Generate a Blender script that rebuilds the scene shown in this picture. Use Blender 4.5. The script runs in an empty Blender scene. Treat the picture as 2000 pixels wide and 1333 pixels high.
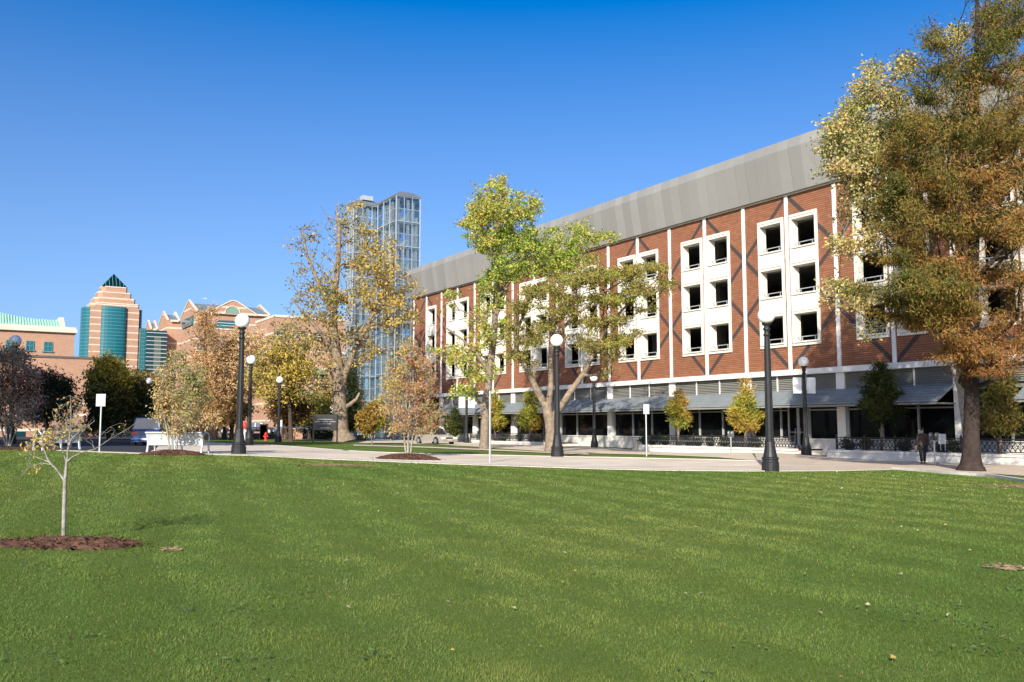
import bpy, bmesh, math, random
import numpy as np
from mathutils import Vector, Matrix, Euler
rnd = random.Random(7)
NR = np.random.default_rng(11)
SC = bpy.context.scene
COL = SC.collection
R = math.radians

# ------------------------------------------------------------------ camera
F = 1750.0
PIT = math.atan(167.5 / F)
CP, SP = math.cos(PIT), math.sin(PIT)
EYE = 1.65
cam = bpy.data.objects.new('camera', bpy.data.cameras.new('camera'))
COL.objects.link(cam)
cam.location = (0, 0, EYE)
cam.rotation_euler = (math.pi / 2 + PIT, 0, 0)
cam.data.sensor_width = 36
cam.data.lens = F / 2000 * 36
cam.data.clip_end = 3000
SC.camera = cam

def ray(px, py):
    u = (px - 1000) / F
    v = (666.5 - py) / F
    return (u, CP - v * SP, SP + v * CP)
def at(px, py, Y):
    r = ray(px, py)
    k = Y / r[1]
    return Vector((r[0] * k, Y, EYE + r[2] * k))
def ppm(Y):                       # photo pixels per metre at depth Y
    return F / Y

# ------------------------------------------------------------------ terrain
CTRL = [(125, 1055, -1.56), (1000, 1333, -1.65), (300, 1250, -1.64), (1900, 1250, -1.66), (1000, 1050, -1.6),
        (1500, 1000, -1.6), (600, 960, -1.4), (1900, 980, -1.66), (0, 940, -1.25),
        (1505, 920, -1.55), (1088, 893, -1.42), (466, 888, -1.13), (1573, 887, -1.66), (1161, 875, -1.62),
        (543, 864, -1.36), (437, 860, -1.38), (870, 869, -1.58), (1800, 906, -1.83), (1300, 884.3, -1.87),
        (1640, 895.5, -1.88), (1200, 914, -1.5), (300, 871, -1.13), (1897, 921, -1.76), (15, 874, -1.08),
        (0, 848, -1.2), (300, 848, -1.3), (700, 848, -1.5), (1000, 846, -1.75), (1990, 905, -1.9), (670, 863, -1.42),
        (945, 877, -1.54), (800, 892, -1.33), (450, 1012, -1.62)]
def _q(x, y):
    x = np.asarray(x, float); y = np.maximum(np.asarray(y, float), -4.0)
    return np.stack([1.2 * np.arctan2(x, y + 14), np.log(np.hypot(x, y + 14))], -1)
_pts, _zs = [], []
for px, py, z in CTRL:
    r = ray(px, py); k = z / r[2]
    _pts.append((r[0] * k, r[1] * k)); _zs.append(z)
for x, y, z in [(0, 0, -1.65), (8, 0, -1.65), (-8, 0, -1.62), (0, -5, -1.65), (-40, 10, -1.2), (50, 20, -1.8), (-100, 600, -1.6), (200, 600, -1.8), (-500, 400, -1.6), (600, 300, -1.8), (-60, 40, -1.1), (80, 60, -1.9), (14, 12, -1.66), (-16, 14, -1.45), (0, 1000, -1.8), (-900, 100, -1.6), (900, 50, -1.8)]:
    _pts.append((x, y)); _zs.append(z)
_P = _q([p[0] for p in _pts], [p[1] for p in _pts])
def _phi(d2):
    return 0.5 * d2 * np.log(d2 + 1e-12)
_n = len(_P)
_A = np.zeros((_n + 3, _n + 3))
_A[:_n, :_n] = _phi(((_P[:, None] - _P[None]) ** 2).sum(-1)) + np.eye(_n) * 1e-3
_A[:_n, _n] = 1; _A[:_n, _n + 1:] = _P
_A[_n:, :_n] = _A[:_n, _n:].T
_W = np.linalg.solve(_A, np.concatenate([_zs, [0, 0, 0]]))
def Hn(x, y):
    q = _q(x, y)
    sh = q.shape[:-1]; q = q.reshape(-1, 2)
    out = np.empty(len(q))
    for i in range(0, len(q), 20000):
        c = q[i:i + 20000]
        d2 = ((c[:, None] - _P[None]) ** 2).sum(-1)
        out[i:i + 20000] = _phi(d2) @ _W[:_n] + _W[_n] + c @ _W[_n + 1:]
    return np.clip(EYE + out.reshape(sh), -0.6, 1.2)
def H(x, y):
    return float(Hn(np.array([x]), np.array([y]))[0])
def G(px, py):                    # where the ground is seen at this photo pixel
    r = ray(px, py)
    ys = np.geomspace(3, 700, 900)
    x = r[0] / r[1] * ys
    z = EYE + r[2] / r[1] * ys
    h = Hn(x, ys)
    i = np.argmax(z <= h) if (z <= h).any() else len(ys) - 1
    if i > 0:
        a, b = z[i - 1] - h[i - 1], z[i] - h[i]
        t = a / (a - b + 1e-9)
        Y = ys[i - 1] + (ys[i] - ys[i - 1]) * min(max(t, 0), 1)
    else:
        Y = ys[0]
    X = r[0] / r[1] * Y
    return Vector((X, Y, H(X, Y)))
def gz(px, Y):                    # ground point at horizon azimuth px and depth Y
    r = ray(px, 834)
    X = r[0] / r[1] * Y
    return Vector((X, Y, H(X, Y)))

# ------------------------------------------------------------------ object helpers
def tag(o, label=None, cat=None, group=None, kind=None):
    if label: o['label'] = label
    if cat: o['category'] = cat
    if group: o['group'] = group
    if kind: o['kind'] = kind
    return o
def empty(name, loc=(0, 0, 0), rz=0.0, label=None, cat=None, group=None):
    o = bpy.data.objects.new(name, None)
    COL.objects.link(o)
    o.location = loc; o.rotation_euler = (0, 0, rz)
    o.empty_display_size = 0.2
    return tag(o, label, cat, group)
def link(name, me, mat=None, parent=None):
    o = bpy.data.objects.new(name, me)
    COL.objects.link(o)
    if parent: o.parent = parent
    if mat is not None and len(me.materials) == 0:
        me.materials.append(mat)
    return o
def copy_tree(o, parent=None):
    c = o.copy(); COL.objects.link(c)
    if parent: c.parent = parent
    for ch in o.children:
        copy_tree(ch, c)
    return c
def mesh_np(name, V, Fc, mat=None, parent=None, smooth=False, col=None):
    V = np.asarray(V, np.float32); Fc = np.asarray(Fc, np.int32)
    m, k = Fc.shape
    me = bpy.data.meshes.new(name)
    me.vertices.add(len(V)); me.vertices.foreach_set('co', V.ravel())
    me.loops.add(m * k); me.loops.foreach_set('vertex_index', Fc.ravel())
    me.polygons.add(m)
    me.polygons.foreach_set('loop_start', np.arange(0, m * k, k, dtype=np.int32))
    me.polygons.foreach_set('use_smooth', np.full(m, smooth))
    me.update(calc_edges=True)
    if col is not None:
        a = me.attributes.new('tint', 'FLOAT_COLOR', 'FACE')
        c4 = np.ones((m, 4), np.float32); c4[:, :3] = col
        a.data.foreach_set('color', c4.ravel())
    return link(name, me, mat, parent)

class MB:
    def __init__(s): s.v = []; s.f = []
    def add(s, vs, fs):
        b = len(s.v)
        s.v += [tuple(v) for v in vs]
        s.f += [tuple(b + i for i in f) for f in fs]
        return s
    def box(s, x0, x1, y0, y1, z0, z1):
        return s.add([(x0, y0, z0), (x1, y0, z0), (x1, y1, z0), (x0, y1, z0), (x0, y0, z1), (x1, y0, z1), (x1, y1, z1), (x0, y1, z1)],
                     [(0, 3, 2, 1), (4, 5, 6, 7), (0, 1, 5, 4), (1, 2, 6, 5), (2, 3, 7, 6), (3, 0, 4, 7)])
    def prism(s, poly, y0, y1):            # polygon in x,z extruded along y
        n = len(poly)
        vs = [(x, y0, z) for x, z in poly] + [(x, y1, z) for x, z in poly]
        fs = [tuple(range(n)), tuple(range(2 * n - 1, n - 1, -1))] + [(i, i + n, (i + 1) % n + n, (i + 1) % n) for i in range(n)]
        return s.add(vs, fs)
    def prismx(s, poly, x0, x1):           # polygon in y,z extruded along x
        n = len(poly)
        vs = [(x0, y, z) for y, z in poly] + [(x1, y, z) for y, z in poly]
        fs = [tuple(range(n - 1, -1, -1)), tuple(range(n, 2 * n))] + [(i, (i + 1) % n, (i + 1) % n + n, i + n) for i in range(n)]
        return s.add(vs, fs)
    def prismz(s, poly, z0, z1):           # polygon in x,y extruded up
        n = len(poly)
        vs = [(x, y, z0) for x, y in poly] + [(x, y, z1) for x, y in poly]
        fs = [tuple(range(n - 1, -1, -1)), tuple(range(n, 2 * n))] + [(i, (i + 1) % n, (i + 1) % n + n, i + n) for i in range(n)]
        return s.add(vs, fs)
    def bar(s, a, b, w, h=None, up=(0, 0, 1)):
        a, b = Vector(a), Vector(b); h = h or w
        d = (b - a).normalized(); u = Vector(up)
        if abs(d.dot(u)) > .98: u = Vector((1, 0, 0))
        x = d.cross(u).normalized(); y = x.cross(d).normalized()
        x *= w / 2; y *= h / 2
        return s.add([a - x - y, a + x - y, a + x + y, a - x + y, b - x - y, b + x - y, b + x + y, b - x + y],
                     [(0, 3, 2, 1), (4, 5, 6, 7), (0, 1, 5, 4), (1, 2, 6, 5), (2, 3, 7, 6), (3, 0, 4, 7)])
    def tube(s, pts, rads, n=8, cap=True):
        pts = [Vector(p) for p in pts]
        rings = []
        for i, p in enumerate(pts):
            d = (pts[min(i + 1, len(pts) - 1)] - pts[max(i - 1, 0)]).normalized()
            u = Vector((0, 0, 1)) if abs(d.z) < .9 else Vector((1, 0, 0))
            x = d.cross(u).normalized(); y = x.cross(d).normalized()
            r = rads[i] if hasattr(rads, '__len__') else rads
            rings.append([p + (x * math.cos(2 * math.pi * k / n) + y * math.sin(2 * math.pi * k / n)) * r for k in range(n)])
        b = len(s.v)
        for rg in rings: s.v += [tuple(v) for v in rg]
        for i in range(len(pts) - 1):
            for k in range(n):
                s.f.append((b + i * n + k, b + i * n + (k + 1) % n, b + (i + 1) * n + (k + 1) % n, b + (i + 1) * n + k))
        if cap:
            s.f.append(tuple(b + k for k in range(n - 1, -1, -1)))
            s.f.append(tuple(b + (len(pts) - 1) * n + k for k in range(n)))
        return s
    def lathe(s, prof, n=16, cx=0, cy=0, flute=0):
        b = len(s.v)
        for r, z in prof:
            for k in range(n):
                rr = r * (1 - (flute if k % 2 else 0))
                s.v.append((cx + rr * math.cos(2 * math.pi * k / n), cy + rr * math.sin(2 * math.pi * k / n), z))
        for i in range(len(prof) - 1):
            for k in range(n):
                s.f.append((b + i * n + k, b + i * n + (k + 1) % n, b + (i + 1) * n + (k + 1) % n, b + (i + 1) * n + k))
        s.f.append(tuple(b + k for k in range(n - 1, -1, -1)))
        s.f.append(tuple(b + (len(prof) - 1) * n + k for k in range(n)))
        return s
    def mesh(s, name):
        me = bpy.data.meshes.new(name)
        me.from_pydata(s.v, [], s.f); me.update()
        bm = bmesh.new(); bm.from_mesh(me)
        bmesh.ops.recalc_face_normals(bm, faces=bm.faces)
        bm.to_mesh(me); bm.free()
        return me
    def build(s, name, mat, parent=None, smooth=False, bevel=0):
        me = s.mesh(name)
        o = link(name, me, mat, parent)
        if bevel:
            md = o.modifiers.new('bevel', 'BEVEL'); md.width = bevel; md.segments = 2; md.limit_method = 'ANGLE'
        if smooth:
            me.polygons.foreach_set('use_smooth', [True] * len(me.polygons)); me.update()
        return o

# ------------------------------------------------------------------ materials
def nt_new(name):
    m = bpy.data.materials.new(name); m.use_nodes = True
    nt = m.node_tree
    return m, nt, nt.nodes['Principled BSDF']
def N(nt, t, **kw):
    n = nt.nodes.new(t)
    for k, v in kw.items(): setattr(n, k, v)
    return n
def math_n(nt, op, a, b=None, c=None):
    n = N(nt, 'ShaderNodeMath', operation=op)
    for i, v in enumerate((a, b, c)):
        if v is None: continue
        if isinstance(v, (int, float)): n.inputs[i].default_value = v
        else: nt.links.new(v, n.inputs[i])
    return n.outputs[0]
def mixc(nt, fac, a, b, mode='MIX'):
    n = N(nt, 'ShaderNodeMix', data_type='RGBA', blend_type=mode)
    for i, v in ((0, fac), (6, a), (7, b)):
        if isinstance(v, (int, float)): n.inputs[i].default_value = v
        elif isinstance(v, tuple): n.inputs[i].default_value = (*v, 1) if len(v) == 3 else v
        else: nt.links.new(v, n.inputs[i])
    return n.outputs[2]
def noise(nt, vec, scale, detail=4, rough=.6):
    n = N(nt, 'ShaderNodeTexNoise'); n.inputs['Scale'].default_value = scale
    n.inputs['Detail'].default_value = detail; n.inputs['Roughness'].default_value = rough
    nt.links.new(vec, n.inputs['Vector'])
    return n.outputs['Fac']
def mrange(nt, v, a, b, c, d):
    n = N(nt, 'ShaderNodeMapRange')
    nt.links.new(v, n.inputs[0])
    for i, x in enumerate((a, b, c, d)): n.inputs[i + 1].default_value = x
    return n.outputs[0]
def objco(nt):
    return N(nt, 'ShaderNodeTexCoord').outputs['Object']
def bump(nt, bsdf, h, strength=.3, dist=.02):
    b = N(nt, 'ShaderNodeBump'); b.inputs['Strength'].default_value = strength; b.inputs['Distance'].default_value = dist
    nt.links.new(h, b.inputs['Height']); nt.links.new(b.outputs[0], bsdf.inputs['Normal'])
def scale_c(c, k): return tuple(min(1, x * k) for x in c)
def M(name, col, rough=.6, var=.2, scale=3.0, bmp=0, bscale=40, metal=0, spec=.4, dirt=0):
    m, nt, b = nt_new(name)
    v = objco(nt)
    f = noise(nt, v, scale, 6)
    c = mixc(nt, mrange(nt, f, .3, .7, 0, 1), scale_c(col, 1 - var), scale_c(col, 1 + var))
    if dirt:
        f2 = noise(nt, v, scale * .23, 5, .7)
        c = mixc(nt, mrange(nt, f2, .5, .75, 0, dirt), c, scale_c(col, .45))
    nt.links.new(c, b.inputs['Base Color'])
    b.inputs['Roughness'].default_value = rough; b.inputs['Metallic'].default_value = metal
    b.inputs['Specular IOR Level'].default_value = spec
    if bmp: bump(nt, b, noise(nt, v, bscale, 4), bmp, .02)
    return m
def brick(name, c1, c2, mortar, bw=.4, bh=.1, ms=.012, band=None, bmp=.6, extra=None):
    """brick in object space; band=(period, width, colour, offset) lays stone courses"""
    m, nt, b = nt_new(name)
    v = objco(nt)
    sx = N(nt, 'ShaderNodeSeparateXYZ'); nt.links.new(v, sx.inputs[0])
    cx = N(nt, 'ShaderNodeCombineXYZ')
    nt.links.new(math_n(nt, 'ADD', sx.outputs[0], sx.outputs[1]), cx.inputs[0]); nt.links.new(sx.outputs[2], cx.inputs[1])
    br = N(nt, 'ShaderNodeTexBrick')
    nt.links.new(cx.outputs[0], br.inputs['Vector'])
    br.inputs['Scale'].default_value = 1; br.inputs['Brick Width'].default_value = bw; br.inputs['Row Height'].default_value = bh
    br.inputs['Mortar Size'].default_value = ms; br.inputs['Mortar Smooth'].default_value = .3; br.inputs['Bias'].default_value = 0
    br.inputs['Color1'].default_value = (*c1, 1); br.inputs['Color2'].default_value = (*c2, 1); br.inputs['Mortar'].default_value = (*mortar, 1)
    c = br.outputs['Color']
    f = noise(nt, v, .35, 5, .65)
    c = mixc(nt, mrange(nt, f, .3, .7, 0, .5), c, mixc(nt, 1.0, c, (.75, .72, .72), 'MULTIPLY'))
    f = noise(nt, v, 1.7, 4, .6)
    c = mixc(nt, mrange(nt, f, .55, .8, 0, .35), c, mixc(nt, 1.0, c, (1.2, 1.15, 1.1), 'MULTIPLY'))
    if extra: c = extra(nt, sx, c)
    if band:
        per, w, bc, off = band
        t = math_n(nt, 'FRACT', math_n(nt, 'DIVIDE', math_n(nt, 'ADD', sx.outputs[2], off), per))
        c = mixc(nt, math_n(nt, 'LESS_THAN', t, w / per), c, bc)
    nt.links.new(c, b.inputs['Base Color'])
    b.inputs['Roughness'].default_value = .85; b.inputs['Specular IOR Level'].default_value = .2
    if bmp: bump(nt, b, math_n(nt, 'SUBTRACT', 1.0, br.outputs['Fac']), bmp, .02)
    return m
def leaf_mat(name, transl=.3, rough=.55):
    m, nt, b = nt_new(name)
    at_ = N(nt, 'ShaderNodeAttribute', attribute_name='tint')
    nt.links.new(at_.outputs['Color'], b.inputs['Base Color'])
    b.inputs['Roughness'].default_value = rough; b.inputs['Specular IOR Level'].default_value = .25
    tr = N(nt, 'ShaderNodeBsdfTranslucent')
    nt.links.new(mixc(nt, 1.0, at_.outputs['Color'], (1.25, 1.2, .8), 'MULTIPLY'), tr.inputs['Color'])
    mx = N(nt, 'ShaderNodeMixShader'); mx.inputs[0].default_value = transl
    nt.links.new(b.outputs[0], mx.inputs[1]); nt.links.new(tr.outputs[0], mx.inputs[2])
    nt.links.new(mx.outputs[0], nt.nodes['Material Output'].inputs['Surface'])
    return m
def glassy(name, col, rough=.04, spec=.8, var=.0):
    m, nt, b = nt_new(name)
    b.inputs['Base Color'].default_value = (*col, 1)
    b.inputs['Roughness'].default_value = rough; b.inputs['Specular IOR Level'].default_value = spec
    if var:
        v = objco(nt)
        bump(nt, b, noise(nt, v, .8, 2), var, .05)
    return m
def clear_glass(name, tint, gloss=.25):
    m, nt, b = nt_new(name)
    tr = N(nt, 'ShaderNodeBsdfTransparent'); tr.inputs[0].default_value = (*tint, 1)
    gl = N(nt, 'ShaderNodeBsdfGlossy'); gl.inputs['Color'].default_value = (.8, .9, 1, 1); gl.inputs['Roughness'].default_value = .03
    fr = N(nt, 'ShaderNodeFresnel'); fr.inputs[0].default_value = 1.6
    fac = math_n(nt, 'MULTIPLY_ADD', fr.outputs[0], .8, gloss)
    mx = N(nt, 'ShaderNodeMixShader'); nt.links.new(fac, mx.inputs[0])
    nt.links.new(tr.outputs[0], mx.inputs[1]); nt.links.new(gl.outputs[0], mx.inputs[2])
    nt.links.new(mx.outputs[0], nt.nodes['Material Output'].inputs['Surface'])
    return m

MT = {}
MT['white'] = M('white_paint', (.72, .71, .68), .6, .06, 2, dirt=.25)
MT['stone'] = M('limestone', (.62, .56, .47), .8, .12, 3, .1)
MT['concrete'] = M('concrete', (.44, .41, .37), .85, .12, 1.3, .2, 30, dirt=.4)
MT['conc_white'] = M('pale_concrete', (.62, .6, .56), .8, .08, 1.1, .15, 30, dirt=.45)
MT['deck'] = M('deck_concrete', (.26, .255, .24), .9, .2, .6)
MT['black'] = M('black_iron', (.018, .018, .02), .42, .3, 6, spec=.5)
MT['lamp'] = M('charcoal_painted_iron', (.014, .015, .017), .5, .25, 5, .1, 60, spec=.35)
MT['globe'] = M('opal_globe', (.85, .85, .84), .25, .02, 4, spec=.5)
MT['metal'] = M('galvanised_steel', (.5, .52, .53), .45, .1, 4, metal=.6)
MT['grey'] = M('grey_paint', (.33, .35, .37), .5, .1, 4)
MT['banner'] = M('white_fabric', (.75, .75, .76), .8, .05, 3)
MT['glass_dark'] = glassy('dark_shop_glass', (.006, .007, .008), .03, .18, .03)
MT['tealglass'] = glassy('teal_glass', (.006, .1, .13), .12, .6, .08)
MT['bark'] = M('grey_brown_bark', (.2, .16, .125), .95, .4, 5, .8, 14, spec=.1)
MT['bark_tan'] = M('tan_bark', (.2, .155, .115), .95, .45, 4, .8, 12, spec=.1)
MT['bark_dark'] = M('dark_bark', (.07, .052, .042), .95, .35, 4, .9, 12, spec=.1)
MT['bark_pale'] = M('pale_bark', (.24, .225, .2), .9, .45, 9, .5, 30, spec=.15)
MT['bark_cyp'] = M('reddish_brown_bark', (.04, .03, .026), .95, .4, 5, .9, 10, spec=.1)
MT['leaf'] = leaf_mat('leaf_blade', .3)
MT['needle'] = leaf_mat('needle_spray', .22, .7)
MT['mulch'] = M('bark_mulch', (.085, .045, .031), .95, .6, 9, 1.0, 30, spec=.1)
MT['soil'] = M('bare_soil', (.34, .24, .13), .95, .25, 8, .6, 30, spec=.1)
# ------------------------------------------------------------------ ground
LEDGE = [(-400, 866), (-150, 871), (0, 876.5), (100, 880), (200, 884), (287, 887), (400, 888.5), (500, 890.5), (600, 896), (700, 900), (800, 904),
         (900, 908), (1000, 911), (1100, 914.5), (1200, 917.5), (1300, 919.5), (1400, 920.5), (1500, 921), (1600, 920.5), (1700, 919), (1745, 917.5)]
KERB2 = [(1745, 917.5), (1800, 921.5), (1860, 927), (1930, 931.5), (2000, 942), (2100, 960), (2250, 990), (2500, 1040), (2900, 1120)]
_ex = [p[0] for p in LEDGE + KERB2[1:]]; _ey = [p[1] for p in LEDGE + KERB2[1:]]
def lawn_edge(px): return np.interp(px, _ex, _ey)

def lawn_material():
    m, nt, b = nt_new('lawn_turf')
    v = objco(nt)
    f1 = noise(nt, v, .22, 5, .6); f2 = noise(nt, v, 3.0, 6, .7); f3 = noise(nt, v, 38, 4, .7)
    c = mixc(nt, mrange(nt, f1, .35, .65, 0, 1), (.085, .148, .024), (.12, .175, .03))
    c = mixc(nt, mrange(nt, f2, .35, .7, 0, .6), c, (.085, .15, .022))
    c = mixc(nt, mrange(nt, f3, .3, .75, 0, .75), c, (.17, .215, .045))
    sx = N(nt, 'ShaderNodeSeparateXYZ'); nt.links.new(v, sx.inputs[0])
    w = math_n(nt, 'ADD', math_n(nt, 'MULTIPLY', sx.outputs[0], 4.0), math_n(nt, 'MULTIPLY', sx.outputs[1], 1.5))
    w = math_n(nt, 'ADD', w, math_n(nt, 'MULTIPLY', f1, 2.0))
    s = math_n(nt, 'SINE', w)
    c = mixc(nt, mrange(nt, s, -.5, .6, 0, .3), c, mixc(nt, 1.0, c, (.74, .8, .78), 'MULTIPLY'))
    nt.links.new(c, b.inputs['Base Color'])
    b.inputs['Roughness'].default_value = .9; b.inputs['Specular IOR Level'].default_value = .15
    bump(nt, b, f3, .9, .06)
    return m
MT['lawn'] = lawn_material()

rr = np.concatenate([[0.0], np.geomspace(1.0, 1500, 170)])
th = np.linspace(0, 2 * np.pi, 181)[:-1]
gx = np.outer(rr, np.sin(th)); gy = np.outer(rr, np.cos(th))
gzv = Hn(gx, gy)
V = np.stack([gx, gy, gzv], -1).reshape(-1, 3)
nr, nth = gx.shape
i, j = np.meshgrid(np.arange(nr - 1), np.arange(nth), indexing='ij')
jj = (j + 1) % nth
Fq = np.stack([i * nth + j, i * nth + jj, (i + 1) * nth + jj, (i + 1) * nth + j], -1).reshape(-1, 4)
tag(mesh_np('lawn', V, Fq[:, ::-1], MT['lawn'], smooth=True), kind='structure')

def drape(name, pts, mat, off=.02, step=1.5, edge=0.0):
    """a sheet following the ground; pts are ground points (x, y)"""
    bm = bmesh.new()
    bm.faces.new([bm.verts.new((p[0], p[1], 0)) for p in pts])
    bmesh.ops.triangulate(bm, faces=bm.faces[:])
    xs = [p[0] for p in pts]; ys = [p[1] for p in pts]
    def cut(ax, lo, hi):
        v = lo + step
        while v < hi:
            co = (v, 0, 0) if ax == 0 else (0, v, 0); no = (1, 0, 0) if ax == 0 else (0, 1, 0)
            bmesh.ops.bisect_plane(bm, geom=bm.verts[:] + bm.edges[:] + bm.faces[:], dist=1e-5, plane_co=co, plane_no=no)
            v += step
    cut(0, min(xs), max(xs)); cut(1, min(ys), max(ys))
    co = np.array([v.co for v in bm.verts])
    h = Hn(co[:, 0], co[:, 1]) + off
    for v, z in zip(bm.verts, h): v.co.z = z
    bmesh.ops.recalc_face_normals(bm, faces=bm.faces)
    if sum(f.normal.z for f in bm.faces) < 0: bmesh.ops.reverse_faces(bm, faces=bm.faces)
    if edge:
        ext = [e for e in bm.edges if len(e.link_faces) == 1]
        r = bmesh.ops.extrude_edge_only(bm, edges=ext)
        for v in r['geom']:
            if isinstance(v, bmesh.types.BMVert): v.co.z -= edge
    me = bpy.data.meshes.new(name); bm.to_mesh(me); bm.free()
    return tag(link(name, me, mat), kind='structure')
def gpoly(pts): return [tuple(G(*p)[:2]) for p in pts]
def dense(pts, n=4):
    out = []
    for a, b in zip(pts[:-1], pts[1:]):
        for k in range(n): out.append((a[0] + (b[0] - a[0]) * k / n, a[1] + (b[1] - a[1]) * k / n))
    return out + [pts[-1]]
def smoothg(pts, it=3):
    """ground points of a pixel line, smoothed so that kerbs run evenly"""
    g = [Vector(G(*p)[:2]) for p in dense(pts, 4)]
    for _ in range(it):
        g = [g[0]] + [(g[k - 1] + g[k] * 2 + g[k + 1]) / 4 for k in range(1, len(g) - 1)] + [g[-1]]
    return [tuple(v) for v in g]

def concrete_joint(name, col, jx=1.5, brickish=False):
    m, nt, b = nt_new(name)
    v = objco(nt)
    f = noise(nt, v, .5, 6, .65); f2 = noise(nt, v, 9, 5, .7)
    c = mixc(nt, mrange(nt, f, .3, .7, 0, 1), scale_c(col, .84), scale_c(col, 1.1))
    c = mixc(nt, mrange(nt, f2, .4, .8, 0, .35), c, scale_c(col, .7))
    mp = N(nt, 'ShaderNodeMapping'); mp.inputs['Rotation'].default_value = (0, 0, R(31.7)); nt.links.new(v, mp.inputs['Vector'])
    br = N(nt, 'ShaderNodeTexBrick'); nt.links.new(mp.outputs[0], br.inputs['Vector'])
    br.inputs['Scale'].default_value = 1
    br.inputs['Brick Width'].default_value = jx; br.inputs['Row Height'].default_value = jx * (.5 if brickish else 1)
    br.inputs['Mortar Size'].default_value = .012 if not brickish else .008
    br.offset = .5 if brickish else 0
    br.inputs['Color1'].default_value = (1, 1, 1, 1); br.inputs['Color2'].default_value = (.86, .84, .82, 1); br.inputs['Mortar'].default_value = (.5, .47, .44, 1)
    c = mixc(nt, 1.0, c, br.outputs['Color'], 'MULTIPLY')
    nt.links.new(c, b.inputs['Base Color'])
    b.inputs['Roughness'].default_value = .9; b.inputs['Specular IOR Level'].default_value = .15
    bump(nt, b, f2, .25, .01)
    return m
MT['path'] = concrete_joint('path_concrete', (.66, .575, .46), 1.8)
MT['walk'] = concrete_joint('walk_concrete', (.62, .54, .43), 1.5)
MT['paver'] = concrete_joint('plaza_pavers', (.58, .49, .39), .45, True)
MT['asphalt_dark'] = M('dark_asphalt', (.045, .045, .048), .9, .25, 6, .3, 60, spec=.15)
MT['asphalt'] = M('asphalt', (.1, .1, .105), .9, .25, 6, .3, 60, spec=.2)
MT['kerb'] = M('kerb_concrete', (.5, .47, .42), .85, .12, 3, .2, 40, dirt=.3)

UEDGE = [(-400, 850), (190, 851), (280, 851), (330, 855), (400, 864), (430, 867), (480, 868.6), (560, 872), (650, 880), (720, 884), (800, 887), (900, 889.3), (1000, 891.3), (1088, 893.6), (1200, 895), (1300, 897.5), (1400, 899.5), (1480, 902)]
Lg = smoothg(LEDGE); Ug = smoothg(UEDGE)
P1480 = Lg[[k for k, p in enumerate(dense(LEDGE, 4)) if p[0] >= 1480][0]]
Lleft = [g for g, p in zip(Lg, dense(LEDGE, 4)) if p[0] < 1480]
Lright = [g for g, p in zip(Lg, dense(LEDGE, 4)) if p[0] >= 1480]
drape('path', Lleft + [Lright[0]] + Ug[::-1], MT['path'], .03, 1.5)

# garage axes: x_g runs along the facade towards the near right end, y_g into the building
_m = ray(-87, 834); D = Vector((_m[0] / _m[1], 1)).normalized()     # away from the camera along the street
E2 = Vector((D.y, -D.x))                                            # to the right, square to the street
C_FAC = 97306.0
def facY(px834): return C_FAC / (px834 + 87)
_r = ray(1548.4, 834); Y0 = facY(1548.4)
GO = Vector((_r[0] / _r[1] * Y0, Y0))                               # facade origin (pilaster zero)
RZG = math.atan2(-D.y, -D.x)
def gw(x, y):                                                       # garage local -> world xy
    p = GO + Vector((-D.x, -D.y)) * x + E2 * y
    return (p.x, p.y)
def gl(X, Y):
    v = Vector((X, Y)) - GO
    return (v.dot(-D), v.dot(E2))
def gx_of(px, py=834):                                              # local x of the facade point seen at this pixel
    r = ray(px, py); m = r[0] / r[1]
    a = Vector((-D.x, -D.y))
    return (m * GO.y - GO.x) / (a.x - m * a.y)
WALLY = -3.2                                                        # planter wall face, local y

drape('plaza', [tuple(p) for p in Lright] + gpoly([(1790, 912), (1850, 907.8), (1950, 911.5), (2030, 921), (2200, 940)])
      + [gw(34, -6), gw(34, WALLY + .3), gw(gx_of(1612) + .8, WALLY + .3), gw(gx_of(1612) + .8, -.3), gw(gx_of(1545) - .6, -.3), gw(gx_of(1545) - .6, WALLY + .3)] + gpoly([(1480, 902)]), MT['paver'], .022, 1.5)
drape('sidewalk', gpoly([(700, 866), (850, 868.5), (905, 872), (1000, 878.5), (1080, 883), (1180, 887.4), (1250, 889), (1330, 891.5), (1400, 894.5), (1480, 901.5)])
      + [gw(gx_of(1545) - .8, WALLY + .2), gw(-30, WALLY + .2), gw(-62, WALLY + .2)], MT['walk'], .026, 1.5)
drape('walk_strip', gpoly([(690, 871.6), (840, 876), (960, 881.3), (1080, 886.6), (1150, 889.5), (1150, 887), (1080, 884), (960, 878.9), (840, 873.8), (690, 869.6)]), MT['walk'], .034, 1.5)
drape('street', gpoly([(350, 855.5), (560, 860), (700, 863.3), (800, 866.5), (905, 871.8), (902, 866), (800, 858), (700, 852.5), (560, 849), (350, 848)]), MT['asphalt'], .02, 3)
drape('left_road', gpoly([(-420, 866.5), (-150, 870.4), (0, 876), (100, 879.4), (200, 883.3), (286, 886), (300, 880), (316, 868), (322, 858), (322, 853), (280, 851), (-420, 850)]), MT['asphalt_dark'], .045, 1.5)
drape('far_street', gpoly([(-500, 849.5), (290, 850), (290, 845), (-500, 845)]), MT['asphalt'], .03, 4)
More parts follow.
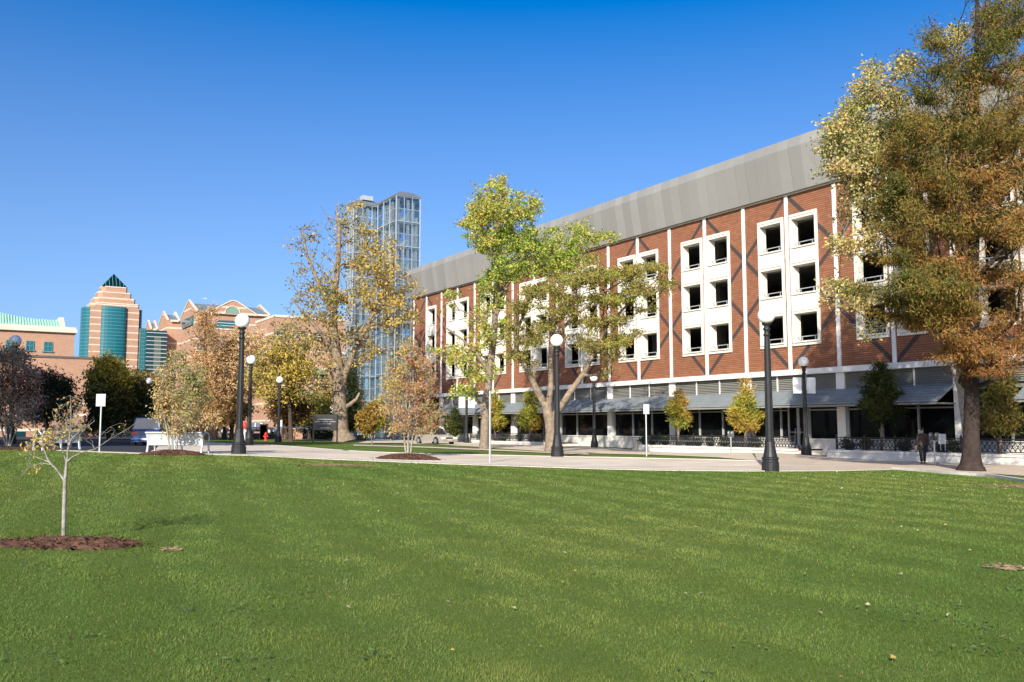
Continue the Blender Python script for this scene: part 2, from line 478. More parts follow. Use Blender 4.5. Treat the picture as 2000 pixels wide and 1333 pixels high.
def soil_patch(px, py, rx, ry, n, seed):
    """a worn spot: loose crumbs of soil thinning out towards the turf"""
    g = np.random.default_rng(seed); c = G(px, py)
    x = c.x + g.normal(0, rx * .45, n); y = c.y + g.normal(0, ry * .45, n) + .15 * ry * np.sin((x - c.x) / rx * 5)
    s_ = g.uniform(.012, .05, n) * (1 + .02 * c.y); a = g.uniform(0, 6.28, n); z = Hn(x, y) + g.uniform(.005, .016, n)
    V = []
    for k in range(4):
        t = a + k * np.pi / 2 + g.normal(0, .3, n); V.append(np.stack([x + s_ * np.cos(t), y + s_ * np.sin(t), z + g.normal(0, .004, n)], -1))
    V = np.stack(V, 1).reshape(-1, 3)
    tag(mesh_np('bare_soil', V, np.arange(4 * n).reshape(-1, 4), MT['soil']), kind='structure')
soil_patch(655, 909, 1.2, .9, 1500, 1)
soil_patch(335, 1074, .14, .16, 90, 2)
soil_patch(1990, 951, 1.3, .9, 700, 3)
soil_patch(1970, 1110, .3, .25, 70, 4)

def kerb(name, pts, w=.16, h=.09):
    mb = MB(); n = len(pts)
    for k in range(n):
        a = Vector(pts[max(k - 1, 0)]); b = Vector(pts[min(k + 1, n - 1)])
        d = (b - a).normalized(); s = Vector((-d.y, d.x)) * w / 2
        p = Vector(pts[k]); z = H(p.x, p.y)
        mb.v += [(p.x - s.x, p.y - s.y, z - .1), (p.x - s.x, p.y - s.y, z + h), (p.x + s.x, p.y + s.y, z + h), (p.x + s.x, p.y + s.y, z - .1)]
        if k:
            b0, b1 = 4 * (k - 1), 4 * k
            for q in range(4): mb.f.append((b0 + q, b0 + (q + 1) % 4, b1 + (q + 1) % 4, b1 + q))
    mb.f += [(0, 1, 2, 3), tuple(4 * (n - 1) + q for q in (3, 2, 1, 0))]
    return tag(mb.build(name, MT['kerb']), kind='structure')
kerb('kerb', Lg[8:], .13, .022)
kerb('kerb', smoothg(KERB2, 2), .18, .10)
kerb('kerb', Ug[12:], .15, .05)
kerb('kerb', gpoly([(-400, 849.6), (100, 850), (290, 850.2)]), .3, .14)

# ------------------------------------------------------------------ mulch beds
BEDS = []
def mulch(px, py, rx, ry, hgt, label):
    c = G(px, py)
    V, Fc = [], []
    nr_, na = 14, 48
    seed = rnd.random() * 10
    for a in range(nr_ + 1):
        for k in range(na):
            t = 2 * math.pi * k / na
            w = 1 + .1 * math.sin(3 * t + seed) + .06 * math.sin(7 * t + 2 * seed) + .04 * math.sin(13 * t)
            q = a / nr_
            x = c.x + rx * w * q * math.cos(t); y = c.y + ry * w * q * math.sin(t)
            z = hgt * (1 - q ** 2.2) + (rnd.uniform(-.02, .025) if 0 < a < nr_ else 0) - (.05 if a == nr_ else 0)
            V.append((x, y, z))
    V = np.array(V); V[:, 2] += Hn(V[:, 0], V[:, 1]) + .012
    for a in range(nr_):
        for k in range(na):
            Fc.append((a * na + k, (a + 1) * na + k, (a + 1) * na + (k + 1) % na, a * na + (k + 1) % na))
    BEDS.append((c.x, c.y, rx, ry))
    # loose chips of bark on the mound
    n = int(1600 * rx * ry / 2) + 200
    n = min(n, 3500)
    t = NR.uniform(0, 2 * np.pi, n); q = np.sqrt(NR.uniform(0, 1, n)) * (1 + np.abs(NR.normal(0, .16, n)))
    x = c.x + rx * q * np.cos(t); y = c.y + ry * q * np.sin(t)
    z = Hn(x, y) + hgt * (1 - np.minimum(q, 1) ** 2.2) + .015
    p = np.stack([x, y, z], -1)
    d = NR.normal(size=(n, 3)); d[:, 2] *= .35; d /= np.linalg.norm(d, axis=1, keepdims=True)
    u = np.cross(d, NR.normal(size=(n, 3))); u /= np.linalg.norm(u, axis=1, keepdims=True)
    L = NR.uniform(.02, .06, (n, 1)); w = NR.uniform(.006, .014, (n, 1))
    Q = np.stack([p - d * L - u * w, p + d * L - u * w, p + d * L + u * w, p - d * L + u * w], 1).reshape(-1, 3)
    FQ = np.arange(4 * n).reshape(-1, 4)
    o = mesh_np('mulch_bed', np.concatenate([V, Q]), np.concatenate([np.array(Fc), FQ + len(V)]), MT['mulch'], smooth=False)
    tag(o, label, 'mulch bed', 'bark mulch beds around the young trees')
    return o
b0 = G(130, 1063)
mulch(130, 1063, .95, .55, .05, 'dark brown mulch ring around the thin bare sapling on the lawn')
mulch(797, 898, 1.35, 1.3, .22, 'brown mulch mound under the reddish multi-stemmed young tree')
mulch(340, 889, 1.2, 1.0, .18, 'brown mulch mound in front of the pale slatted bench')
mulch(30, 879, 2.8, 1.1, .10, 'brown mulch bed under the purple-leaved tree at the lawn edge')

# ------------------------------------------------------------------ grass blades
def grass():
    n = 1180000
    Yv = np.exp(NR.uniform(np.log(4.4), np.log(42), n) * 1.0)
    keep = NR.uniform(0, 1, n) < np.clip((Yv / 4.4) ** .15 * .6, 0, 1)
    Yv = Yv[keep]; n = len(Yv)
    X = NR.uniform(-.64, .64, n) * Yv
    out = NR.uniform(0, 1, n) < .16                      # turf just beyond both sides of the view
    sgn = np.where(NR.uniform(0, 1, n) < .5, -1, 1)
    X = np.where(out, sgn * (.63 * Yv + NR.uniform(0, 1, n) ** 1.5 * 9), X)
    z = Hn(X, Yv)
    dz = z - EYE
    # depth along the optical axis and picture position
    t = Yv * CP + dz * SP
    py = 666.5 - F * (dz * CP - Yv * SP) / t
    px = 1000 + F * X / t
    ok = py > lawn_edge(px) + 1.2
    for bx, by, rx, ry in BEDS:
        e = ((X - bx) / rx) ** 2 + ((Yv - by) / ry) ** 2
        ok &= (e > 1.0 + .12 * np.sin(9 * np.arctan2(Yv - by, X - bx))) | ((e > .6) & (NR.uniform(0, 1, n) < .3))
    for a, b, rx, ry in ((655, 909, 1.1, .9), (335, 1074, .16, .2), (1995, 952, 1.3, 1.0), (1965, 1110, .35, .35)):
        c = G(a, b); e = ((X - c.x) / rx) ** 2 + ((Yv - c.y) / ry) ** 2
        ok &= (e > 1) | (NR.uniform(0, 1, n) < .3)
    X, Yv, z = X[ok], Yv[ok], z[ok]; n = len(X)
    # patchiness
    def fb(x, y, s, k):
        o = np.zeros_like(x)
        g = np.random.default_rng(k)
        for q in range(5):
            a = g.uniform(0, 2 * np.pi); f = s * g.uniform(.6, 1.7); o += np.sin(f * (x * np.cos(a) + y * np.sin(a)) + g.uniform(0, 6.3))
        return o / 5
    big = fb(X, Yv, 1.1, 1); mid = fb(X, Yv, 5, 2); sml = fb(X, Yv, 16, 3)
    L = .72 * (.026 + .016 * NR.uniform(0, 1, n) + .014 * np.clip(mid, -.5, 1) + .012 * np.clip(sml, -.3, 1)) * (1 + .02 * (Yv - 6))
    w = np.maximum(.0021, .00050 * Yv) * NR.uniform(.7, 1.4, n)
    ang = NR.uniform(0, 2 * np.pi, n)
    lean = NR.uniform(.15, .95, n)
    la = NR.uniform(0, 2 * np.pi, n)
    stripe = np.sin(4.0 * X + 1.5 * Yv + 1.5 * big)
    la = np.where(NR.uniform(0, 1, n) < .4, np.where(stripe > 0, 1.1, 4.2) + NR.normal(0, .5, n), la)
    d = np.stack([np.cos(la) * lean, np.sin(la) * lean, np.ones(n)], -1); d /= np.linalg.norm(d, axis=1, keepdims=True)
    s = np.stack([np.cos(ang), np.sin(ang), np.zeros(n)], -1) * w[:, None] / 2
    p0 = np.stack([X, Yv, z - .004], -1)
    p1 = p0 + d * (L * .55)[:, None]
    d2 = d + np.stack([np.cos(la), np.sin(la), -.3 * np.ones(n)], -1) * .55 * lean[:, None]; d2 /= np.linalg.norm(d2, axis=1, keepdims=True)
    p2 = p1 + d2 * (L * .55)[:, None]
    V = np.stack([p0 - s, p0 + s, p1 - s * .8, p1 + s * .8, p2 - s * .15, p2 + s * .15], 1).reshape(-1, 3)
    k = np.arange(n)[:, None] * 6
    Fq = np.stack([k + [0, 1, 3, 2], k + [2, 3, 5, 4]], 1).reshape(-1, 4)
    c = np.array([.086, .155, .024]) * np.ones((n, 3))
    yel = np.clip(.32 + .75 * fb(X, Yv, .45, 5) + .4 * mid + NR.normal(0, .25, n), 0, 1)[:, None]
    c = c * (1 - yel) + np.array([.175, .208, .046]) * yel
    c *= (1 + .08 * stripe[:, None] * np.clip((Yv[:, None] - 5) / 8, .2, 1)) * NR.uniform(.8, 1.2, (n, 1))
    c *= (1 + .14 * mid + .12 * sml)[:, None]
    dry = NR.uniform(0, 1, n) < (.035 + .10 * np.clip(fb(X, Yv, 2.2, 9) - .25, 0, 1))
    c[dry] = np.array([.3, .23, .1]) * NR.uniform(.7, 1.2, (dry.sum(), 1))
    # clumps of clover and broad weed leaves here and there
    cc = np.repeat(c, 2, axis=0); V2, F2, c2 = [V], [Fq], [cc]; nv = len(V)
    g = np.random.default_rng(21)
    for _ in range(60):
        y0 = np.exp(g.uniform(np.log(5.6), np.log(20))); x0 = g.uniform(-.6, .6) * y0; m = int(g.integers(10, 34)); sp = g.uniform(.05, .22)
        r_ = ray(0, 0)
        t_ = y0; pyv = 834 + 1.6 * F / y0
        if pyv < lawn_edge(1000 + x0 / y0 * F) + 8: continue
        x = x0 + g.normal(0, sp, m); y = y0 + g.normal(0, sp, m); z_ = Hn(x, y) + g.uniform(.015, .045, m)
        L2 = g.uniform(.012, .03, m); a_ = g.uniform(0, 6.28, m)
        u = np.stack([np.cos(a_), np.sin(a_), g.uniform(-.2, .5, m)], -1) * L2[:, None]; v_ = np.stack([-np.sin(a_), np.cos(a_), g.uniform(-.3, .3, m)], -1) * L2[:, None] * .55
        p = np.stack([x, y, z_], -1)
        V2.append(np.stack([p - u, p - v_, p + u, p + v_], 1).reshape(-1, 3)); F2.append(np.arange(4 * m).reshape(-1, 4) + nv); nv += 4 * m
        c2.append(np.array([.13, .2, .06]) * g.uniform(.7, 1.25, (m, 1)))
    o = mesh_np('grass', np.concatenate(V2), np.concatenate(F2), MT['leaf'], col=np.concatenate(c2))
    tag(o, kind='stuff')
grass()

def fallen():
    sp = []
    for _ in range(110):
        px = rnd.uniform(-20, 2020); py = rnd.uniform(0, 1) ** 2.6 * 400 + lawn_edge(px) + 4
        sp.append((px, py))
    for _ in range(160):
        px = rnd.gauss(1880, 130); py = lawn_edge(px) + abs(rnd.gauss(0, 40)) + 2
        sp.append((px, py))
    for _ in range(60):
        px = rnd.gauss(800, 80); py = lawn_edge(px) + abs(rnd.gauss(0, 14)) - 6
        sp.append((px, py))
    V, Fc, c = [], [], []
    for px, py in sp:
        g = G(px, py)
        s = rnd.uniform(.014, .03) * (1 + .02 * g.y)
        a = rnd.uniform(0, 6.28); t = rnd.uniform(-.5, .5)
        u = Vector((math.cos(a), math.sin(a), t * .6)); v = Vector((-math.sin(a), math.cos(a), rnd.uniform(-.5, .5))) * .6
        p = g + Vector((0, 0, .04)); b = len(V)
        V += [p - u * s, p - v * s * .9, p + u * s, p + v * s + Vector((0, 0, .012))]
        Fc.append((b, b + 1, b + 2, b + 3))
        k = rnd.random()
        col = (.5, .42, .25) if k < .45 else ((.5, .37, .1) if k < .6 else ((.36, .22, .12) if k < .8 else (.62, .57, .47)))
        c.append(scale_c(col, rnd.uniform(.7, 1.15)))
    tag(mesh_np('fallen_leaves', np.array(V), np.array(Fc), MT['leaf'], col=np.array(c)), kind='stuff')
fallen()
# ------------------------------------------------------------------ the long brick parking building
def facpt(px, py, yl=0.0):
    """point of the plane y_g = yl seen at this pixel (world)"""
    o = Vector(gw(0, yl)); a = Vector((-D.x, -D.y)); r = ray(px, py); m = r[0] / r[1]
    s = (m * o.y - o.x) / (a.x - m * a.y)
    return at(px, py, (o + a * s).y)
zE = facpt(1535, 383).z; zB = facpt(1638, 716.8).z; HB = zE - zB
zBb = facpt(1638, 727.5, -.15).z
zAT = facpt(1640, 760).z; zAE = facpt(1640, 788.5, -1.75).z
zBW = facpt(1600, 857).z; zFt = facpt(1600, 877).z
zRB = facpt(1530, 379, -.4).z; zRF = facpt(1528, 293.5, -.85).z; zRT = facpt(1528, 274.8, -.8).z
print('garage z', zE, zB, HB, zBb, zAT, zAE, zBW, zFt, zRB, zRF, zRT)
XL, XR = -58.2, 31.0
SP_ = 3.9

def garage_brick_extra(nt, sx, c):
    p = math_n(nt, 'DIVIDE', math_n(nt, 'PINGPONG', sx.outputs[0], SP_), SP_)
    v = math_n(nt, 'DIVIDE', math_n(nt, 'SUBTRACT', zE, sx.outputs[2]), HB)
    s = math_n(nt, 'MULTIPLY', p, .324)
    ls = [math_n(nt, 'SUBTRACT', v, s), math_n(nt, 'SUBTRACT', math_n(nt, 'ADD', v, s), .648),
          math_n(nt, 'SUBTRACT', math_n(nt, 'ADD', v, s), 1.0), math_n(nt, 'SUBTRACT', math_n(nt, 'SUBTRACT', v, s), .352)]
    m = None
    for l in ls:
        a = math_n(nt, 'ABSOLUTE', l)
        m = a if m is None else math_n(nt, 'MINIMUM', m, a)
    k = math_n(nt, 'LESS_THAN', m, .0168)
    c = mixc(nt, math_n(nt, 'MULTIPLY', k, .97), c, (.052, .046, .047))
    t = math_n(nt, 'FRACT', math_n(nt, 'DIVIDE', sx.outputs[2], .135))
    return mixc(nt, math_n(nt, 'MULTIPLY', math_n(nt, 'LESS_THAN', t, .3), .62), c, (.06, .03, .025))
MT['brick_deck'] = brick('red_brick_with_dark_lattice', (.31, .135, .074), (.24, .1, .055), (.2, .1, .06), .42, .135, .006, bmp=.3, extra=garage_brick_extra)
MT['brick_plain'] = brick('plain_red_brick', (.36, .15, .09), (.29, .11, .07), (.3, .2, .15), .3, .1, .012, bmp=.3)

def roof_metal():
    m, nt, b = nt_new('grey_metal_panels')
    v = objco(nt)
    sx = N(nt, 'ShaderNodeSeparateXYZ'); nt.links.new(v, sx.inputs[0])
    pn = math_n(nt, 'FLOOR', math_n(nt, 'DIVIDE', sx.outputs[0], .975))
    wn = N(nt, 'ShaderNodeTexWhiteNoise', noise_dimensions='1D'); nt.links.new(pn, wn.inputs['W'])
    f = noise(nt, v, .6, 5, .6)
    c = mixc(nt, mrange(nt, wn.outputs['Value'], 0, 1, .0, 1), (.245, .24, .226), (.305, .298, .278))
    c = mixc(nt, mrange(nt, f, .3, .75, 0, .35), c, (.215, .21, .2))
    nt.links.new(c, b.inputs['Base Color'])
    b.inputs['Roughness'].default_value = .55; b.inputs['Metallic'].default_value = .15; b.inputs['Specular IOR Level'].default_value = .4
    return m
MT['roof_metal'] = roof_metal()
MT['louver'] = M('grey_louvre_metal', (.2, .2, .185), .6, .08, 2)
MT['awning'] = M('slate_blue_cladding', (.185, .21, .225), .6, .12, .9, .05, 20)

gar = empty('parking_building', (GO.x, GO.y, 0), RZG,
            'long red brick parking building with white window frames and grey metal roof edge', 'building')
wx0, wx1 = .28, 2.53
OP = [(-1.41, -4.56, -1.75, -3.62), (-4.56, -7.78, -4.9, -6.76), (-7.78, -10.25, -8.12, -9.95)]   # frame top/bottom, opening top/bottom below the eaves
cols = []
for n in range(-6, 15, 2):
    xc = -SP_ * n
    if n != 14: cols.append(xc - wx1)
    cols.append(xc + wx0)
cols = sorted(c for c in cols if c + 2.3 < XR)
W_ = wx1 - wx0
mb = MB()
x = XL
for c in cols:
    mb.box(x, c, 0, .35, zB, zE)
    mb.box(c, c + W_, 0, .35, zE - 1.41, zE)
    mb.box(c, c + W_, 0, .35, zB, zE - 10.25)
    x = c + W_
mb.box(x, XR, 0, .35, zB, zE)
mb.box(XL, XL + .35, .352, 18, zFt - .3, zE)          # far gable wall
mb.build('brick_wall', MT['brick_deck'], gar)
# deck slabs, back wall, columns of the car levels behind the openings
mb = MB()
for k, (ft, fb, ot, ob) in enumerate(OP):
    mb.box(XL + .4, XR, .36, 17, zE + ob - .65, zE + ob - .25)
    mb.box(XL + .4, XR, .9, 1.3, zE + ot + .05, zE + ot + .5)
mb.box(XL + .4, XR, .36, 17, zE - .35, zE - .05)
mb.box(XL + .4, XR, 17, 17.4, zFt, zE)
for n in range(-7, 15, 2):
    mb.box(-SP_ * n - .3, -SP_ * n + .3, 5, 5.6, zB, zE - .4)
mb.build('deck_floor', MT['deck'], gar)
# roof edge: canted metal panels, one fold, flat cap
prof = [(-.36, zRB), (-.85, zRF), (-.70, zRT), (.6, zRT + .05), (.6, zRB + .05)]
npan = int((XR - XL + .5) / .975)
mb = MB()
for k in range(npan):
    a = XL - .25 + k * .975
    mb.prismx(prof, a + .012, a + .963)
mb.build('roof_panel_band', MT['roof_metal'], gar)
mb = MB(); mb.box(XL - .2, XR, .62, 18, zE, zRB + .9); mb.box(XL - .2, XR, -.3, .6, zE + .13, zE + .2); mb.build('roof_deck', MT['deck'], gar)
mb = MB(); mb.box(XL - .05, XR, -.1, -.002, zE - .02, zE + .11); mb.build('cornice', MT['white'], gar)
mb = MB(); mb.box(XL - .1, XR, -.28, .3, zBb, zB - .003); mb.build('belt_course', MT['white'], gar)
# white pilaster strips
pil = MB().box(-.13, .13, -.075, -.002, zB, zE - .022).mesh('pilaster')
for n in range(-7, 15):
    o = link('pilaster', pil, MT['white'], gar); o.location.x = -SP_ * n
o = link('pilaster', pil, MT['white'], gar); o.location.x = XL + .1
def window_unit(h, o0, o1, top):
    mb = MB(); w = W_ - .01; b_ = .17
    mb.box(0, b_, -.12, .55, 0, h).box(w - b_, w, -.12, .55, 0, h)
    mb.box(b_, w - b_, -.12, .55, o1, h)
    mb.box(b_, w - b_, -.085, .55, 0, o0)
    mb.box(b_ * .3, w - b_ * .3, -.17, -.122, o0 - .1, o0 - .01)
    mb.box(.04, w - .04, -.16, -.122, o1 + .16, o1 + .24)
    me = mb.mesh('window')
    r = MB()
    for z in (.30,): r.bar((b_, .18, o0 + z), (w - b_, .18, o0 + z), .05, .05)
    for q in (.22, .78): r.bar((b_ + (w - 2 * b_) * q, .18, o0), (b_ + (w - 2 * b_) * q, .18, o0 + .29), .045, .045)
    return me, r.mesh('railing')
units = []
for k, (ft, fb, ot, ob) in enumerate(OP):
    h = ft - fb - .006
    units.append(window_unit(h, ob - fb, ot - fb, k == 0))
MT['frame'] = M('white_precast_frame', (.66, .63, .565), .6, .05, 1.5, dirt=.2)
for c in cols:
    for k, (ft, fb, ot, ob) in enumerate(OP):
        o = link('window', units[k][0], MT['frame'], gar); o.location = (c + .005, 0, zE + fb)
        link('railing', units[k][1], MT['grey'], o)

# street level: columns, louvres, canopy, shop windows
bays = [(-SP_ * n, -SP_ * (n - 2)) for n in range(15, -7, -2)]
mb = MB()
col_me = MB().box(-.31, .31, -.06, .3, zFt - .4, zBb - .002).mesh('column')
for n in range(-7, 14, 2):
    o = link('column', col_me, MT['white'], gar); o.location.x = -SP_ * n
lv = MB(); L0 = 2 * SP_ - .62
for k in range(8):
    z0 = zAT + .02 + (zBb - zAT - .1) * k / 8; dz = (zBb - zAT) / 8
    lv.add([(0, .02, z0), (L0, .02, z0), (L0, .14, z0 + dz * .95), (0, .14, z0 + dz * .95), (0, .06, z0 - .01), (L0, .06, z0 - .01), (L0, .17, z0 + dz * .93), (0, .17, z0 + dz * .93)],
           [(0, 1, 2, 3), (7, 6, 5, 4), (0, 4, 5, 1), (1, 5, 6, 2), (2, 6, 7, 3), (3, 7, 4, 0)])
lv.box(0, L0, .2, .25, zAT - .3, zBb - .004)
lv = lv.mesh('louvre_panel')
mu = MB()
mu.box(-.045, .045, -.03, .019, zAT, zBb - .003)
mu = mu.mesh('louvre_mullion')
gl_ = MB().box(0, L0, .32, .36, zBW, zAT - .2).mesh('shop_window')
gf = MB()
for q in (0, 1 / 3, 2 / 3, 1): gf.box(max(L0 * q - .05, 0), min(L0 * q + .05, L0), .2, .318, zBW, zAT - .2)
gf.box(.05, L0 - .05, .22, .316, zAE - .35, zAE - .27)
gf = gf.mesh('window_frame')
bw_ = MB().box(0, L0, -.02, .5, zFt - .4, zBW - .1).box(0, L0, -.08, .5, zBW - .097, zBW - .003).mesh('base_wall')
xd0, xd1 = gx_of(1537), gx_of(1577)
for xa, xb in bays:
    if xa < XL - .1 or xb > XR: continue
    o = link('louvre_panel', lv, MT['louver'], gar); o.location.x = xa + .31
    for q in (1 / 3, 2 / 3): link('louvre_mullion', mu, MT['white'], o).location.x = L0 * q
    o = link('shop_window', gl_, MT['glass_dark'], gar); o.location.x = xa + .31
    link('window_frame', gf, MT['grey'], o)
    if xa + .31 < xd0 and xb > xd1:
        m2 = MB()
        for a, b in ((xa + .31, xd0), (xd1, xb - .31)):
            m2.box(a, b, -.02, .5, zFt - .4, zBW - .1).box(a, b, -.08, .5, zBW - .097, zBW - .003)
        m2.build('base_wall', MT['conc_white'], gar)
    else:
        o = link('base_wall', bw_, MT['conc_white'], gar); o.location.x = xa + .31
# double entrance door with transom, bars and threshold
def door(x0, x1, parent):
    zt = zBW + 2.05
    dr = MB()
    xm = (x0 + x1) / 2
    for a, b in ((x0, x0 + .12), (xm - .1, xm + .1), (x1 - .12, x1)): dr.box(a, b, .1, .3, zFt, zt)
    dr.box(x0, x1, .1, .3, zt, zt + .12); dr.box(x0, x1, .1, .3, zFt, zFt + .18)
    d_ = dr.build('door', MT['grey'], parent)
    MB().box(x0 + .12, xm - .1, .17, .2, zFt + .18, zt).box(xm + .1, x1 - .12, .17, .2, zFt + .18, zt).build('door_glass', MT['glass_dark'], d_)
    h = MB()
    h.bar((x0 + .12, .08, zFt + 1.05), (x1 - .12, .08, zFt + 1.05), .05, .05)
    h.bar((xm - .2, .05, zFt + .9), (xm - .2, .05, zFt + 1.3), .04, .04).bar((xm + .2, .05, zFt + .9), (xm + .2, .05, zFt + 1.3), .04, .04)
    h.build('door_handle', MT['metal'], d_)
door(xd0, xd1, gar)
# stepped boards of the canopy
def canopy(x0, x1):
    mb = MB(); n = 6
    for k in range(n):
        ya, yb = -.02 - 1.73 * k / n, -.02 - 1.73 * (k + 1) / n
        za, zb = zAT - (zAT - zAE) * k / n, zAT - (zAT - zAE) * (k + 1) / n
        mb.prismx([(ya + .02, za + .012), (yb, zb + .06), (yb, zb - .03), (ya + .02, za - .05)], x0, x1)
    o = mb.build('canopy', MT['awning'], gar)
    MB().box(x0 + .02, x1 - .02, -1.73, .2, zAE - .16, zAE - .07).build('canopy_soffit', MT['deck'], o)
ends = [(-SP_ * 13 + .4, -SP_ * 9), (-SP_ * 9 + .02, -SP_ * 5), (-SP_ * 5 + .02, -SP_ * 1), (-SP_ * 1 + .02, SP_ * 3 - .2), (SP_ * 4, XR)]
for a, b in ends: canopy(a, b)

# ------------------------------------------------------------------ glass stair tower
RZE = math.atan2(E2.y, E2.x)
def frame_at(px, Y):
    r = ray(px, 834); return Vector((r[0] / r[1] * Y, Y))
class Fr:
    """local frame square to the street: x to the right (E2), y away from the camera (D); pixel helpers"""
    def __init__(s, px, Y, O=None): s.O = O if O is not None else frame_at(px, Y)
    def x(s, px, py, y=0.0):
        o = s.O + D * y; r = ray(px, py); m = r[0] / r[1]
        return (m * o.y - o.x) / (E2.x - m * E2.y)
    def y(s, px, py, x=0.0):
        o = s.O + E2 * x; r = ray(px, py); m = r[0] / r[1]
        return (m * o.y - o.x) / (D.x - m * D.y)
    def z(s, px, py, y=0.0):
        x = s.x(px, py, y); p = s.O + E2 * x + D * y
        return at(px, py, p.y).z
    def zs(s, px, py, x=0.0):
        y = s.y(px, py, x); p = s.O + E2 * x + D * y
        return at(px, py, p.y).z
T = Fr(764 + 4.5, 113)
tw = empty('glass_stair_tower', (T.O.x, T.O.y, 0), RZE, 'tall blue glass stair tower with slate caps behind the half-bare yellow tree', 'tower')
wR = T.x(820, 440); lL = T.y(736, 440); zTop = T.zs(764, 387.5)
wL = -T.x(690, 440, lL); zTop2 = T.z(715, 401.5, lL)
MT['tower_glass'] = clear_glass('blue_tower_glass', (.88, .94, .96), .07)
MT['steel_pale'] = M('pale_steel', (.36, .4, .42), .45, .06, 2, metal=.2)
MT['tower_cap'] = M('slate_grey_metal', (.16, .175, .2), .45, .1, 1, metal=.2)
MT['core'] = M('pale_core_concrete', (.74, .77, .76), .8, .1, .7)
DL = 2.2
def bay(x0, x1, y0, y1, zt, nv_f, nv_s, nm):
    g = MB().box(x0, x1, y0, y1, .3, zt).build('glass_wall', MT['tower_glass'], tw)
    m = MB(); ph = 1.63
    k = 0; z = zt
    while z > 1:
        t = .09 if k % 2 == 0 else .05
        for a, b in (((x0, y0), (x1, y0)), ((x0, y0), (x0, y1)), ((x1, y0), (x1, y1))):
            m.bar((a[0], a[1], z), (b[0], b[1], z), t, t)
        z -= ph; k += 1
    for q in range(nv_f + 1):
        xx = x0 + (x1 - x0) * q / nv_f; w = .13 if q in (0, nv_f) else .05
        m.bar((xx, y0 - .02, .2), (xx, y0 - .02, zt), w, w)
    for q in range(1, nv_s + 1):
        yy = y0 + (y1 - y0) * q / nv_s
        m.bar((x0 - .02, yy, .2), (x0 - .02, yy, zt), .08, .08); m.bar((x1 + .02, yy, .2), (x1 + .02, yy, zt), .08, .08)
    m.build('mullion_grid', MT['steel_pale'], g)
    c = MB(); z = zt - 3.26
    while z > 1:
        c.box(x0 + .12, x1 - .12, y0 + .12, y1 - .1, z - .22, z)
        c.add([(x0 + .3, y0 + .25, z), (x0 + 1.1, y0 + .25, z), (x1 - .3, y0 + .9, z + 1.6), (x1 - 1.1, y0 + .9, z + 1.6),
               (x0 + .3, y0 + .25, z - .3), (x0 + 1.1, y0 + .25, z - .3), (x1 - .3, y0 + .9, z + 1.3), (x1 - 1.1, y0 + .9, z + 1.3)],
              [(0, 1, 2, 3), (7, 6, 5, 4), (0, 4, 5, 1), (1, 5, 6, 2), (2, 6, 7, 3), (3, 7, 4, 0)])
        z -= 3.26
    c.box(x0 + .5, x0 + .9, y0 + .9, y0 + 1.3, 0, zt - .2).box(x0 + (x1 - x0) * .2, x0 + (x1 - x0) * .62, y0 + (y1 - y0) * .5, y1 - .4, 0, zt - .2).box(x1 - .8, x1 - .5, y0 + .6, y0 + .9, 0, zt - .2)
    for q, f0, f1 in ((.12, .3, 1), (.34, 0, .82), (.55, .45, 1), (.72, .1, .6), (.9, .5, .93)):
        xs_ = x0 + (x1 - x0) * q; c.box(xs_ - .16, xs_ + .16, y0 + .3, y0 + .6, zt * f0, zt * f1 - .3)
        ys_ = y0 + (y1 - y0) * q; c.box(x0 + .3, x0 + .55, ys_ - .16, ys_ + .16, zt * (1 - f1), zt * (1 - f0) - .3)
    c.build('stair_core', MT['core'], tw)
    o = .12
    cp = MB(); i = 1.1; hr = .75
    lo = [(x0 - o, y0 - o), (x1 + o, y0 - o), (x1 + o, y1 + o), (x0 - o, y1 + o)]
    hi = [(x0 + i, y0 + i), (x1 - i * .4, y0 + i), (x1 - i * .4, y1 - i), (x0 + i, y1 - i)]
    vs = [(*p, zt + .05) for p in lo] + [(*p, zt + .22) for p in lo] + [(*p, zt + hr + .2) for p in hi]
    cp.add(vs, [(3, 2, 1, 0)] + [(a, (a + 1) % 4, (a + 1) % 4 + 4, a + 4) for a in range(4)] + [(a + 4, (a + 1) % 4 + 4, (a + 1) % 4 + 8, a + 8) for a in range(4)] + [(8, 9, 10, 11)])
    cp.build('roof_cap', MT['tower_cap'], tw)
bay(0, wR, 0, lL - .3, zTop, 3, 3, 'front')
bay(-wL, .6, lL, lL + DL, zTop2, 3, 4, 'rear')
MB().box(-wL * .55, -wL * .1, lL + .6, lL + 1.7, zTop2 + .9, zTop2 + 1.5).build('roof_hatch', MT['steel_pale'], tw)

# ------------------------------------------------------------------ distant brick buildings on the left
BB = ((.4, .235, .16), (.35, .2, .137), (.38, .265, .19))
stone = (.56, .47, .385)
MT['bt1'] = brick('banded_tower_brick', *BB, .5, .25, .02, band=(1.8, .28, stone, .4), bmp=.1)
MT['bt2'] = brick('banded_hall_brick', *BB, .5, .25, .02, band=(3.7, .34, stone, .9), bmp=.1)
MT['bt3'] = brick('plain_pink_brick', *BB, .5, .25, .02, bmp=.1)
MT['slate'] = M('blue_slate_roof', (.13, .19, .22), .6, .15, .6)
MT['copper'] = M('green_copper_roof', (.28, .5, .4), .55, .12, .4)
MT['stone_b'] = M('pale_stone_trim', stone, .8, .08, .5)
MT['tealdark'] = glassy('dark_teal_glass', (.006, .035, .04), .15, .5)

